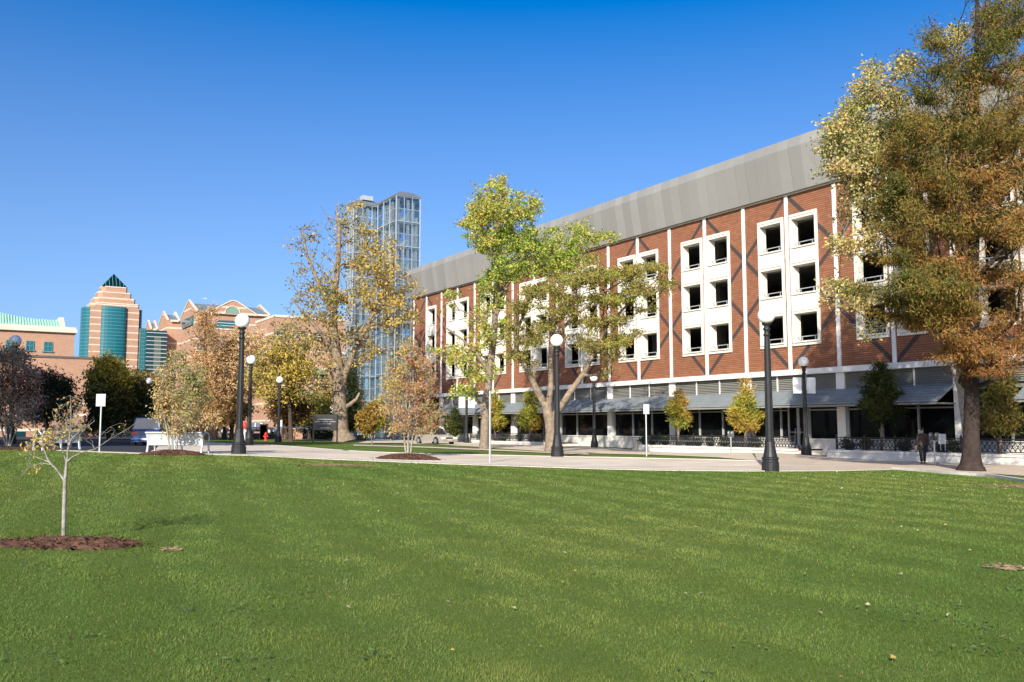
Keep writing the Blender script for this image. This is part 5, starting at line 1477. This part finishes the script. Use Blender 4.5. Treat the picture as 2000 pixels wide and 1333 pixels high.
# ------------------------------------------------------------------ signs, poles, meters, hydrant
def pole_sign(px, by, ty, Y, panel, label, name='street_sign', w=.07, face=None, mat='grey'):
    p = gz(px, Y); p.z = H(p.x, p.y)
    o = empty(name, tuple(p), face or 0, label, 'sign')
    h = at(px, ty, Y).z - p.z
    MB().tube([(0, 0, -.2), (0, 0, h)], w / 2, 8).build('pole', MT['metal'], o)
    if panel:
        pw, ph, top = panel
        f = MB().box(-pw / 2, pw / 2, -.06, -.042, top - ph, top).build('sign_panel', MT[mat], o, bevel=.006)
        MB().box(-.02, .02, -.041, -.02, top - ph + .1, top - .1).build('bracket', MT['metal'], f)
    return o
MT['sign_white'] = M('sign_white', (.45, .46, .47), .5, .05, 3)
pole_sign(957, 908, 764, 35.0, None, 'tall bare galvanised pole at the near lawn edge left of the tan trunk', 'metal_pole', .085)
Y_ = 46; h_ = at(1262, 790, Y_).z - gz(1262, Y_).z
pole_sign(1262, 890, 791, Y_, (.32, .50, h_), 'grey pole with a blank pale street sign before the iron fence', face=R(14), mat='sign_white')
Y_ = 38; h_ = at(197, 771, Y_).z - gz(197, Y_).z
pole_sign(196, 884, 772, Y_, (.42, .52, h_ + .02), 'pale grey square street sign on a pole left of the bench', face=R(-6), mat='sign_white')
Y_ = 92; h_ = at(570, 816, Y_).z - gz(570, Y_).z
pole_sign(570, 858, 816, Y_, (.42, .5, h_), 'small distant sign on a thin pole in front of the low brick wall', face=R(10), mat='sign_white')
Y_ = 84; h_ = at(549, 821, Y_).z - gz(549, Y_).z
pole_sign(549, 860, 821, Y_, (.22, .6, h_), 'narrow white distant sign just right of the lamp under the yellow tree', face=R(5), mat='sign_white')
# red and white marker post
p = G(477, 872); o = empty('marker_post', tuple(p), 0, 'white marker post with a bright red top beside the tall bench lamp', 'marker post')
h = at(477, 822, p.y).z - p.z
MB().lathe([(.055, -.1), (.055, h * .66), (.05, h * .67)], 8).build('post', MT['white'], o)
MT['red'] = M('red_paint', (.55, .03, .02), .5, .1, 3)
MB().lathe([(.06, h * .671), (.13, h * .74), (.14, h * .82), (.10, h * .92), (.045, h * .95), (.04, h)], 10).build('red_cap', MT['red'], o, smooth=True)
# hydrant
p = G(519, 861); o = empty('fire_hydrant', tuple(p), 0, 'small red fire hydrant before the low brick wall', 'fire hydrant')
MB().lathe([(.2, -.05), (.2, .06), (.14, .08), (.14, .55), (.18, .57), (.18, .62), (.14, .7), (.07, .78), (.04, .86)], 12).build('barrel', MT['red'], o, smooth=True)
MB().tube([(-.24, 0, .42), (.24, 0, .42)], .075, 8).tube([(0, -.24, .36), (0, 0, .36)], .09, 8).build('nozzle', MT['red'], o)
# black sign board on two posts with pale lettering
Yb = YG(635, 866); pb = gz(635, Yb)
o = empty('black_sign_board', tuple(pb), R(3), 'black sign board on two posts with faint pale lines of lettering', 'sign')
sw = (658 - 612) / ppm(Yb); zt_ = at(635, 810, Yb).z - pb.z; zl_ = at(635, 841, Yb).z - pb.z
MT['sign_black'] = M('black_sign_enamel', (.012, .012, .014), .35, .1, 3)
MB().box(-sw / 2, sw / 2, -.06, .06, zl_, zt_).build('sign_panel', MT['sign_black'], o, bevel=.02)
for q in (-1, 1): MB().box(q * sw / 2 - .06, q * sw / 2 + .06, .062, .16, -.2, zt_ - .05).build('post', MT['sign_black'], o)
t = MB(); rr2 = random.Random(5)
for i, (f, wd) in enumerate(((.66, .62), (.52, .86), (.38, .5), (.12, .42))):
    z = zl_ + (zt_ - zl_) * f; x = -sw * wd / 2
    while x < sw * wd / 2:
        l = rr2.uniform(.03, .05)
        if rr2.random() < .82: t.box(x, x + l * .7, -.066, -.061, z, z + (.10 if rr2.random() < .3 else .07))
        x += l
t.build('lettering', M('faded_lettering', (.26, .26, .27), .6, .05), o)
# white poster on a dark kiosk
Yk = YG(706, 861); pk = gz(706, Yk)
o = empty('poster_kiosk', tuple(pk), R(8), 'dark rounded kiosk showing a white poster right of the thick pale trunk', 'kiosk')
kw = 19 / ppm(Yk); kt = at(706, 825, Yk).z - pk.z; kb = at(706, 850, Yk).z - pk.z
MB().prism([(-kw / 2, -.1), (kw / 2, -.1), (kw / 2, kt - .3), (kw * .3, kt - .05), (0, kt), (-kw * .3, kt - .05), (-kw / 2, kt - .3)], 0, .35).build('kiosk_body', MT['sign_black'], o)
MB().box(-kw * .42, kw * .42, -.04, -.004, kb, kt - .38).build('poster', M('white_poster', (.7, .7, .71), .6, .06, 5), o)
# parking meters
MT['meter'] = M('meter_grey_paint', (.1, .105, .11), .5, .1, 6)
def meter(px, by, ty, Y, label):
    p = gz(px, Y); o = empty('parking_meter', tuple(p), RZG, label, 'parking meter', 'double headed parking meters')
    h = at(px, ty, Y).z - p.z
    MB().tube([(0, 0, -.1), (0, 0, h - .42)], .04, 8).bar((-.15, 0, h - .42), (.15, 0, h - .42), .05, .05).build('pole', MT['metal'], o)
    for q in (-1, 1):
        hd = MB().prism([(q * .15 - .075, h - .395), (q * .15 + .075, h - .395), (q * .15 + .09, h - .2)] + [(q * .15 + .09 * math.cos(a), h - .13 + .13 * math.sin(a)) for a in np.linspace(0, math.pi, 9)] + [(q * .15 - .09, h - .2)], -.06, .06).build('meter_head', MT['meter'], o)
        MB().box(q * .15 - .05, q * .15 + .05, -.066, -.061, h - .17, h - .06).build('display', MT['sign_white'], hd)
meter(1427, 886, 842, facd(1427, WALLY - .9), 'double headed parking meter in front of the left iron fence')
meter(1823, 905, 845, 43.5, 'double headed parking meter beside the walking person')
# poster on the fence, stone bollard, utility box
def small_poster(px, py0, py1, w, label):
    Y = facd(px, WALLY + .2); p = gz(px, Y); zt = at(px, py0, Y).z; zb = at(px, py1, Y).z
    o = empty('poster_stand', (p.x, p.y, zb), RZG, label, 'sign')
    MB().box(-w / 2, w / 2, -.02, .02, 0, zt - zb).build('panel', MT['sign_white'], o)
    t = MB()
    for k in range(5): t.box(-w * .36, w * (.36 - .1 * (k % 3)), -.026, -.021, (zt - zb) * (.2 + .14 * k), (zt - zb) * (.2 + .14 * k) + .04)
    t.build('lettering', MT['grey'], o)
    MB().bar((-w * .3, .04, -.35), (-w * .3, .04, zt - zb - .1), .03, .03).bar((w * .3, .04, -.35), (w * .3, .04, zt - zb - .1), .03, .03).build('stake', MT['metal'], o)
small_poster(1839, 848, 868, .42, 'small white poster standing at the fence left of the huge trunk')
p = gz(1240, facd(1240, WALLY - .3))
o = empty('stone_bollard', tuple(p), 0, 'stubby grey stone bollard at the left end of the long planter wall', 'bollard')
MB().lathe([(.24, -.1), (.24, .1), (.19, .14), (.19, .75), (.23, .78), (.23, .88), (.12, .96)], 14).build('shaft', MT['concrete'], o, smooth=False)

# ------------------------------------------------------------------ benches
MT['bench'] = M('pale_grey_bench_paint', (.46, .49, .51), .45, .06, 4)
def make_bench(name, label, loc, rz, L):
    o = empty(name, loc, rz, label, 'bench', 'pale slatted benches')
    prof = [(.02, .34), (.0, .45), (-.02, .58), (-.06, .70), (-.12, .80), (-.17, .84)]
    b = MB()
    for k in range(len(prof) - 1):
        (y0, z0), (y1, z1) = prof[k], prof[k + 1]
        b.bar((-L / 2 + .06, (y0 + y1) / 2, (z0 + z1) / 2 + .0), (L / 2 - .06, (y0 + y1) / 2, (z0 + z1) / 2), .03, math.hypot(y1 - y0, z1 - z0) * .93, up=(0, y1 - y0, z1 - z0))
    b.bar((-L / 2, -.18, .86), (L / 2, -.18, .86), .07, .05)
    b.build('backrest', MT['bench'], o)
    s = MB()
    for k in range(6): s.box(-L / 2 + .06, L / 2 - .06, .06 + .085 * k, .13 + .085 * k, .40, .43)
    s.build('seat', MT['bench'], o)
    for q in (-1, 0, 1):
        l = MB(); x = q * (L / 2 - .04)
        pts = [(x, -.17, .86), (x, -.1, .78), (x, -.03, .6), (x, .0, .42), (x, -.03, .2), (x, -.10, 0)]
        for a, c in zip(pts[:-1], pts[1:]): l.bar(a, c, .07, .06)
        l.bar((x, .0, .40), (x, .58, .40), .06, .05).bar((x, .5, .4), (x, .58, 0), .06, .06)
        l.build('leg', MT['bench'], o)
        if q:
            MB().tube([(x, .30 + .27 * math.cos(t), .62 + .24 * math.sin(t)) for t in np.linspace(0, 2 * math.pi, 17)], .028, 6, cap=False).build('armrest', MT['bench'], o)
    return o
Yb = YG(343, 888) + .9
pl_ = gz(343.5, Yb)
LB = 116 / ppm(Yb)
make_bench('park_bench', 'pale slatted bench seen from behind, with a small tree in front of it', (pl_.x, pl_.y, H(pl_.x, pl_.y)), R(-8), LB)
pq = G(100, 881.5)
make_bench('park_bench', 'second pale bench seen end-on behind the thin bare sapling', (pq.x, pq.y + .8, H(pq.x, pq.y + .8)), R(62), 1.9)

# ------------------------------------------------------------------ cars
MT['tyre'] = M('tyre_rubber', (.02, .02, .02), .85, .2, 8)
MT['rim'] = M('alloy_rim', (.5, .5, .52), .35, .08, 8, metal=.7)
MT['carglass'] = glassy('car_glass', (.012, .02, .028), .03, .6)
MT['lightglass'] = glassy('headlight_glass', (.55, .56, .55), .1, .7)
MT['taillight'] = glassy('tail_light', (.25, .01, .01), .15, .6)
MT['trim'] = M('black_trim', (.02, .02, .022), .6, .1, 6)
def paint(name, c, metal=.35, coat=.7):
    m, nt, b = nt_new(name)
    b.inputs['Base Color'].default_value = (*c, 1); b.inputs['Roughness'].default_value = .32; b.inputs['Metallic'].default_value = metal
    b.inputs['Coat Weight'].default_value = coat; b.inputs['Coat Roughness'].default_value = .06
    return m
def make_car(label, loc, rz, col, suv=False, L=4.6, W=1.76, name='parked_car', group='parked cars'):
    o = empty(name, loc, rz, label, 'car', group)          # +x is the front
    hb = .98 if suv else .86; ht = 1.68 if suv else 1.43
    xs = [-L / 2, -L / 2 + .05, -L * .40, -L * .2, 0, L * .18, L * .34, L / 2 - .12, L / 2]
    zt = [hb - .18, hb - .02, hb, hb + .02, hb + .02, hb, hb - .06, hb - .22, hb - .32]
    if suv: zt = [hb - .1, hb, hb + .02, hb + .02, hb + .02, hb, hb - .06, hb - .12, hb - .25]
    hw = [W * .40, W * .45, W * .49, W * .5, W * .5, W * .5, W * .49, W * .455, W * .39]
    V, Fc = [], []
    for x, z, w in zip(xs, zt, hw):
        V += [(x, -w * .96, .24), (x, -w, .5), (x, -w * .985, z - .12), (x, -w * .9, z), (x, w * .9, z), (x, w * .985, z - .12), (x, w, .5), (x, w * .96, .24)]
    for k in range(len(xs) - 1):
        for q in range(8): Fc.append((8 * k + q, 8 * k + (q + 1) % 8, 8 * k + 8 + (q + 1) % 8, 8 * k + 8 + q))
    Fc += [tuple(range(7, -1, -1)), tuple(8 * (len(xs) - 1) + q for q in range(8))]
    body = MB().add(V, Fc).build('body', col, o, smooth=False, bevel=.03)
    # cabin
    xb0, xt0, xt1, xf = (-L * .47, -L * .44, L * .08, L * .23) if suv else (-L * .39, -L * .24, L * .05, L * .2)
    wb, wt = W * .455, W * .37
    cab = [(xb0, -wb, hb - .03), (xf, -wb, hb - .05), (xt1, -wt, ht), (xt0, -wt, ht - .02), (xb0, wb, hb - .03), (xf, wb, hb - .05), (xt1, wt, ht), (xt0, wt, ht - .02)]
    MB().add(cab, [(0, 1, 2, 3), (7, 6, 5, 4), (3, 2, 6, 7), (1, 5, 6, 2), (4, 0, 3, 7)]).build('cabin', col, o, bevel=.05)
    def face(a, b, c, d, u0, u1, v0, v1, out):
        a, b, c, d = map(Vector, (a, b, c, d))
        P = lambda u, v: (a.lerp(b, u)).lerp(d.lerp(c, u), v)
        n = (b - a).cross(d - a).normalized() * out
        q = [P(u0, v0), P(u1, v0), P(u1, v1), P(u0, v1)]
        return [p + n for p in q] + [p - n * .3 for p in q]
    bx = [(0, 1, 2, 3), (7, 6, 5, 4), (0, 4, 5, 1), (1, 5, 6, 2), (2, 6, 7, 3), (3, 7, 4, 0)]
    MB().add(face(cab[1], cab[5], cab[6], cab[2], .07, .93, .1, .93, .012), bx).build('windscreen', MT['carglass'], o)
    MB().add(face(cab[4], cab[0], cab[3], cab[7], .08, .92, .12, .92, .012), bx).build('rear_window', MT['carglass'], o)
    for A_, s in (((0, 1, 2, 3), 1), ((5, 4, 7, 6), 1)):
        for u0, u1 in ((.08, .47), (.52, .9)):
            a, b, c, d = (cab[k] for k in A_)
            MB().add(face(a, b, c, d, u0, u1, .12, .88, .014), bx).build('side_window', MT['carglass'], o)
    # wheels
    for x in (-L * .31, L * .31):
        for q in (-1, 1):
            wv = MB(); y = q * (W / 2 - .1)
            wv.tube([(x, y - .1, .31), (x, y + .1, .31)], .31, 20)
            wl = wv.build('wheel', MT['tyre'], o)
            MB().tube([(x, y + q * .101, .31), (x, y + q * .115, .31)], .2, 14).build('rim', MT['rim'], wl)
            MB().tube([(x, q * (W / 2 - .03), .33), (x, q * (W / 2 + .004), .33)], .37, 18).build('wheel_arch', MT['trim'], o)
            wl.location.y = q * .035
    for q in (-1, 1):
        MB().box(L / 2 - .14, L / 2 + .015, q * W * .33 - .2, q * W * .33 + .2, hb - .37, hb - .22).build('headlight', MT['lightglass'], o, bevel=.02)
        MB().box(-L / 2 - .02, -L / 2 + .1, q * W * .34 - .17, q * W * .34 + .17, hb - .3, hb - .12).build('tail_light', MT['taillight'], o, bevel=.02)
        MB().box(L * .14, L * .17, q * (W / 2 + .02) - .09, q * (W / 2 + .02) + .09, hb + .02, hb + .14).build('wing_mirror', col, o, bevel=.03)
    MB().box(L / 2 - .05, L / 2 + .02, -W * .2, W * .2, hb - .36, hb - .24).build('grille', MT['trim'], o)
    MB().box(L / 2 - .2, L / 2 + .05, -W * .45, W * .45, .33, .47).build('front_bumper', col, o, bevel=.04)
    MB().box(-L / 2 - .05, -L / 2 + .2, -W * .45, W * .45, .35, .5).build('rear_bumper', col, o, bevel=.04)
    MB().box(L / 2 + .052, L / 2 + .06, -.25, .25, .35, .46).build('number_plate', MT['sign_white'], o)
    MB().box(-L / 2 - .06, -L / 2 - .052, -.25, .25, .37, .48).build('number_plate', MT['sign_white'], o)
    return o
pc = G(868, 869)
make_car('silver-beige sedan parked by the kerb behind the reddish young tree', (pc.x - 1.0, pc.y + 2.2, H(pc.x - 1.0, pc.y + 2.2)), math.atan2(-D.y, -D.x) + R(6), paint('champagne_paint', (.42, .38, .33)))
pc = gz(302, 53.5)
make_car('blue car in the shade behind the pale slatted bench', tuple(pc), R(100), paint('blue_paint', (.003, .03, .12), .1, .3), suv=True, L=4.5)
FARC = [(570, 112, R(20), (.72, .73, .74), 'white car parked behind the low brick wall'), (586, 118, R(25), (.2, .21, .24), 'grey car parked right of the white one behind the brick wall'), (604, 114, R(20), (.015, .03, .1), 'navy blue car parked left of the black sign'),
        (508, 115, R(0), (.03, .035, .05), 'dark car parked behind the low brick wall left of the hydrant'), (415, 112, R(10), (.02, .02, .025), 'black car parked beyond the small white-globed lamp')]
for px, Y, rz, c, lab in FARC:
    p = gz(px, Y); make_car(lab, tuple(p + Vector((0, 0, .55))), rz, paint('car_paint', c), L=4.4)
drape('car_park', [tuple(gz(px, Y)[:2]) for px, Y in ((360, 106.6), (640, 106.6), (660, 128), (360, 128))], MT['asphalt'], .54, 4, edge=1.0)

# low brick walls and hedge in front of the car park
def low_wall(px0, px1, Y, h, label, name='low_brick_wall'):
    a, b = gz(px0, Y), gz(px1, Y); L = (b - a).length
    o = empty(name, tuple(a), math.atan2(b.y - a.y, b.x - a.x), label, 'wall')
    MB().box(0, L, 0, .35, -.3, h).build('brick_face', MT['bt3'], o)
    MB().box(-.05, L + .05, -.05, .4, h + .003, h + .14).build('coping', MT['stone_b'], o)
    for x in (0.4, L - .4): MB().box(x - .4, x + .4, -.12, -.003, -.3, h + .0).build('pier', MT['bt3'], o)
low_wall(548, 592, 103, 1.15, 'low orange brick wall with pale coping left of the black sign')
low_wall(509, 522, 101, 1.6, 'short orange brick wall stub beside the red hydrant')
low_wall(372, 424, 102, 1.2, 'low brick wall behind the bench tree and lamp')
def hedge(px0, px1, Y, h, label, pal, seed, dep=1.2, name='hedge'):
    g = np.random.default_rng(seed)
    a, b = gz(px0, Y), gz(px1, Y); L = (b - a).length; n = int(L * 14)
    o = empty(name, tuple((a + b) / 2), 0, label, 'hedge')
    T = np.stack([a.x + (b.x - a.x) * (f := g.uniform(0, 1, n)), a.y + (b.y - a.y) * f + g.uniform(0, dep, n), a.z + g.uniform(.05, 1, n) ** .7 * h * (1 + .12 * np.sin(f * 40))], -1)
    Dd = np.tile([0, -.4, .9], (n, 1))
    leaves(o, 'foliage', T, Dd, dict(n=26, sig=.16, size=.22, asp=.6, droop=0, pal=pal, gam=3, along=.2), g, 1)
    m = MB()
    for k in range(int(L / .8) + 1):
        q = min(k * .8, L) / L; c = a.lerp(b, q) - (a + b) / 2
        m.tube([(c.x, c.y + dep / 2, c.z - .2), (c.x, c.y + dep / 2, c.z + h * .8)], [.05, .02], 5)
    m.build('stems', MT['bark_dark'], o)
hedge(592, 665, 104, 1.1, 'low clipped green hedge behind the black sign', [(.05, .075, .015, 2), (.09, .11, .02, 2)], 71)
hedge(340, 372, 100, 1.3, 'olive-green hedge right of the blue car', [(.06, .08, .015, 2), (.12, .13, .03, 2)], 72)
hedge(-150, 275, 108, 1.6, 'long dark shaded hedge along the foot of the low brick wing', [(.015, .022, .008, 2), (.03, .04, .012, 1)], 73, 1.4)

# far tree belts that close the gaps at the horizon
def belt(px0, px1, Y, h, pal, seed, n):
    g = np.random.default_rng(seed)
    f = g.uniform(0, 1, n); px = px0 + (px1 - px0) * f; Yv = Y + g.uniform(0, 16, n)
    X = (px - 1000) / F * Yv
    top = h * (.55 + .3 * np.sin(f * 23 + seed) + .15 * np.sin(f * 57))
    z = Hn(X, Yv) + g.uniform(.02, 1, n) ** .8 * top
    return np.stack([X, Yv, z], -1)
Tb = np.concatenate([belt(-350, 330, 130, 9, None, 3, 1300), belt(330, 700, 140, 7, None, 4, 900)])
class _O: location = (0, 0, 0)
g_ = np.random.default_rng(9)
bo = leaves(_O, 'distant_trees', Tb, np.tile([0, 0, 1.0], (len(Tb), 1)), dict(n=24, sig=.5, size=.55, asp=.6, droop=.2, pal=[(.025, .034, .012, 2), (.06, .065, .02, 2), (.14, .1, .03, 1)], gam=2, along=.3), g_, 1) if False else None

# ------------------------------------------------------------------ the walking person, seen from behind
def skin_obj(name, pts, edges, rad, mat, parent, sub=2, root=0):
    me = bpy.data.meshes.new(name); me.from_pydata([tuple(p) for p in pts], edges, []); me.update()
    o = link(name, me, None, None)
    md = o.modifiers.new('skin', 'SKIN'); md.use_smooth_shade = True
    for k, r in enumerate(rad):
        sv = me.skin_vertices[0].data[k]; sv.radius = r if isinstance(r, tuple) else (r, r); sv.use_root = (k == root)
    sb = o.modifiers.new('sub', 'SUBSURF'); sb.levels = sub; sb.render_levels = sub
    dg = bpy.context.evaluated_depsgraph_get(); dg.update()
    me2 = bpy.data.meshes.new_from_object(o.evaluated_get(dg))
    bpy.data.objects.remove(o); me2.name = name
    me2.materials.clear(); me2.materials.append(mat)
    return link(name, me2, None, parent)
def person():
    Y = 44.2; p = gz(1800, Y)
    o = empty('person', tuple(p), R(172), 'person seen from behind in a brown jacket and black trousers, walking past the fence', 'person')
    # local: faces -y after the turn; built facing -y, x to the side
    sk = M('skin', (.42, .25, .18), .6, .08, 10); jk = M('brown_jacket_cloth', (.055, .036, .03), .9, .2, 12, .3, 60); tr = M('black_trousers_cloth', (.012, .012, .014), .9, .2, 12); sh = M('black_shoe_leather', (.012, .011, .01), .5, .2, 12); hr = M('dark_hair', (.02, .014, .01), .7, .2, 30)
    P_ = [(0, 0, .95), (0, .01, 1.1), (0, .02, 1.27), (0, .02, 1.42), (0, .005, 1.5), (0, -.01, 1.58), (0, -.02, 1.68), (0, -.01, 1.76)]
    Ra = [(.15, .11), (.14, .1), (.16, .105), (.13, .08), (.055, .055), (.062, .07), (.078, .095), (.06, .07)]
    ed = [(k, k + 1) for k in range(7)]
    def chain(pts, rs, start):
        i = start
        for q, r in zip(pts, rs):
            P_.append(q); Ra.append(r); ed.append((i, len(P_) - 1)); i = len(P_) - 1
        return i
    legs = [(-1, -.10), (1, .12)]
    for s, st in legs:
        chain([(s * .09, 0, .88), (s * .095, st * .35 - .02, .5), (s * .095, st + .0, .09), (s * .1, st - .12, .035)], [.085, .06, .04, .035], 0)
    hands = []
    for s, sw in ((-1, .12), (1, -.10)):
        w = (s * .27, sw * 1.0 - .04, .88)
        e = chain([(s * .17, .02, 1.42), (s * .235, .04 + sw * .2, 1.16), w], [.062, .045, .03], 3)
        pm = (s * .275, sw * 1.05 - .06, .80)
        e = chain([pm], [(.04, .022)], e)
        for f, (dx, L) in enumerate(((-.028, .062), (-.009, .072), (.010, .068), (.028, .052))):
            chain([(pm[0], pm[1] + dx, pm[2] - .045), (pm[0] - s * .006, pm[1] + dx - .004, pm[2] - .045 - L * .55), (pm[0] - s * .016, pm[1] + dx - .012, pm[2] - .045 - L)], [.010, .009, .008], e)
        chain([(pm[0] - s * .012, pm[1] - .04, pm[2] + .01), (pm[0] - s * .02, pm[1] - .055, pm[2] - .035)], [.012, .01], e)
    skin_obj('body', P_, ed, Ra, sk, o)
    # jacket
    jp = [(0, 0, .84), (0, .005, .98), (0, .015, 1.12), (0, .025, 1.28), (0, .025, 1.42), (0, .01, 1.5)]
    jr = [(.185, .145), (.18, .14), (.178, .13), (.185, .13), (.145, .1), (.075, .075)]
    je = [(k, k + 1) for k in range(5)]
    for s, sw in ((-1, .12), (1, -.10)):
        b = len(jp)
        jp += [(s * .18, .02, 1.42), (s * .24, .04 + sw * .2, 1.16), (s * .27, sw - .03, .90)]; jr += [.08, .065, .05]
        je += [(4, b), (b, b + 1), (b + 1, b + 2)]
    skin_obj('jacket', jp, je, jr, jk, o)
    tp, trd, te = [(0, 0, .93)], [(.165, .125)], []
    for s, st in legs:
        b = len(tp); tp += [(s * .095, 0, .84), (s * .098, st * .35 - .02, .5), (s * .098, st, .10)]; trd += [.105, .082, .068]; te += [(0, b), (b, b + 1), (b + 1, b + 2)]
    skin_obj('trousers', tp, te, trd, tr, o)
    for s, st in legs:
        skin_obj('shoe', [(s * .098, st + .06, .045), (s * .1, st - .04, .05), (s * .102, st - .16, .035)], [(0, 1), (1, 2)], [(.045, .045), (.048, .05), (.04, .03)], sh, o)
    skin_obj('hair', [(0, .035, 1.62), (0, .03, 1.71), (0, -.01, 1.79)], [(0, 1), (1, 2)], [(.07, .055), (.088, .085), (.065, .075)], hr, o)
    f = MB().lathe([(.012, -.02), (.016, 0), (.008, .03)], 8, 0, -.118).mesh('nose')
    n_ = link('nose', f, sk, o); n_.location = (0, 0, 1.665)
    for s in (-1, 1):
        e_ = link('ear', MB().lathe([(.01, -.035), (.022, -.01), (.024, .01), (.012, .03)], 8).mesh('ear'), sk, o); e_.location = (s * .083, -.01, 1.67); e_.scale = (.5, 1, 1)
        y_ = link('eye', MB().lathe([(.003, -.012), (.012, 0), (.003, .012)], 8).mesh('eye'), hr, o); y_.location = (s * .034, -.108, 1.69)
    m_ = link('mouth', MB().box(-.028, .028, -.006, .006, -.004, .004).mesh('mouth'), M('lips', (.3, .12, .1), .6, .05), o); m_.location = (0, -.105, 1.625)
person()

# ------------------------------------------------------------------ trees beside the frame that shade the left
shade_specs = [(-29.0, 34.0, 26, 5.7, 'broad shade tree beyond the left edge of the lawn'), (-38, 37, 26, 7, 'second broad shade tree beyond the left edge, farther along the road'), (-48, 50, 26, 7, 'third broad shade tree beyond the left edge, by the shaded road'), (-43.5, 65.6, 19, 7, 'fourth broad shade tree beyond the left edge, by the low brick wing')]
sp = None
for k, (x, y, h, r, lab) in enumerate(shade_specs):
    z = H(x, y)
    if sp is None:
        # built directly in metres: a trunk and a broad crown
        g = np.random.default_rng(60)
        sp = empty('shade_tree', (x, y, z), 0, lab, 'tree', 'shade trees beyond the left edge')
        T = []
        m = MB(); m.tube([(0, 0, -.2), (.05, 0, 2), (-.1, .1, h * .45), (0, 0, h * .9)], [.5, .36, .26, .05], 10)
        for _ in range(620):
            v = g.normal(size=3); v /= np.linalg.norm(v); q = g.uniform(.2, 1) ** .5
            T.append((v[0] * q * r, v[1] * q * r, h * .62 + v[2] * q * h * .36))
        for t_ in T[::9]: m.tube([(0, 0, h * .25 + .25 * t_[2]), (t_[0] * .5, t_[1] * .5, t_[2] * .8), t_], [.1, .06, .02], 5)
        m.build('trunk', MT['bark'], sp, smooth=True)
        T = np.array(T) + np.array([x, y, z]); Dd = T - np.array([x, y, z + h * .5]); Dd /= np.linalg.norm(Dd, axis=1, keepdims=True)
        leaves(sp, 'crown', T, Dd, dict(n=42, sig=.55, size=.4, asp=.7, droop=.3, pal=[(.08, .09, .02, 1), (.2, .16, .03, 1)], gam=2, along=.5), g, 1)
    else:
        o = copy_tree(sp); o.location = (x, y, z); o.rotation_euler = (0, 0, 1.3 * k); o['label'] = lab; o.scale = (h / 26,) * 3
# ------------------------------------------------------------------ light
SUN_EL = R(26.5); SUN_AZ = Vector((-.225, -.974)).normalized()      # towards the sun, on the ground plan
Ldir = Vector((-SUN_AZ.x * math.cos(SUN_EL), -SUN_AZ.y * math.cos(SUN_EL), -math.sin(SUN_EL)))
sd = bpy.data.lights.new('sun', 'SUN'); so = bpy.data.objects.new('sun', sd); COL.objects.link(so)
sd.energy = 4.6; sd.angle = R(.53); sd.color = (1.0, .915, .77)
so.rotation_euler = Ldir.to_track_quat('-Z', 'Y').to_euler(); so.location = (-20, -30, 40)
w = bpy.data.worlds.new('World'); SC.world = w; w.use_nodes = True
nt = w.node_tree; bg = nt.nodes['Background']
sky = nt.nodes.new('ShaderNodeTexSky'); sky.sky_type = 'NISHITA'; sky.sun_disc = False
sky.sun_elevation = SUN_EL; sky.sun_rotation = math.atan2(SUN_AZ.x, SUN_AZ.y)
sky.altitude = 0; sky.air_density = .7; sky.dust_density = 1.8; sky.ozone_density = 5.0
hs = nt.nodes.new('ShaderNodeHueSaturation'); tc = nt.nodes.new('ShaderNodeTexCoord'); sx = nt.nodes.new('ShaderNodeSeparateXYZ'); nt.links.new(tc.outputs['Generated'], sx.inputs[0])
st = math_n(nt, 'MULTIPLY_ADD', math_n(nt, 'POWER', math_n(nt, 'MAXIMUM', sx.outputs[2], 0.0), 2.6), 2.4, 1.02)
nt.links.new(math_n(nt, 'MINIMUM', st, 1.36), hs.inputs['Saturation'])
nt.links.new(math_n(nt, 'MINIMUM', math_n(nt, 'MULTIPLY_ADD', math_n(nt, 'MAXIMUM', sx.outputs[2], 0.0), .55, .81), 1.08), hs.inputs['Value'])
tn = nt.nodes.new('ShaderNodeMix'); tn.data_type = 'RGBA'; tn.blend_type = 'MULTIPLY'; tn.inputs[0].default_value = 1; tn.inputs[7].default_value = (1.0, .99, 1.0, 1)
nt.links.new(sky.outputs[0], hs.inputs['Color']); nt.links.new(hs.outputs[0], tn.inputs[6]); nt.links.new(tn.outputs[2], bg.inputs['Color'])
bg.inputs['Strength'].default_value = .122
SC.view_settings.view_transform = 'Standard'; SC.view_settings.look = 'None'
SC.view_settings.exposure = .8; SC.view_settings.gamma = 1
SC.cycles.use_denoising = True
SC.cycles.max_bounces = 8; SC.cycles.diffuse_bounces = 3; SC.cycles.transparent_max_bounces = 12
SC.cycles.sample_clamp_indirect = 8
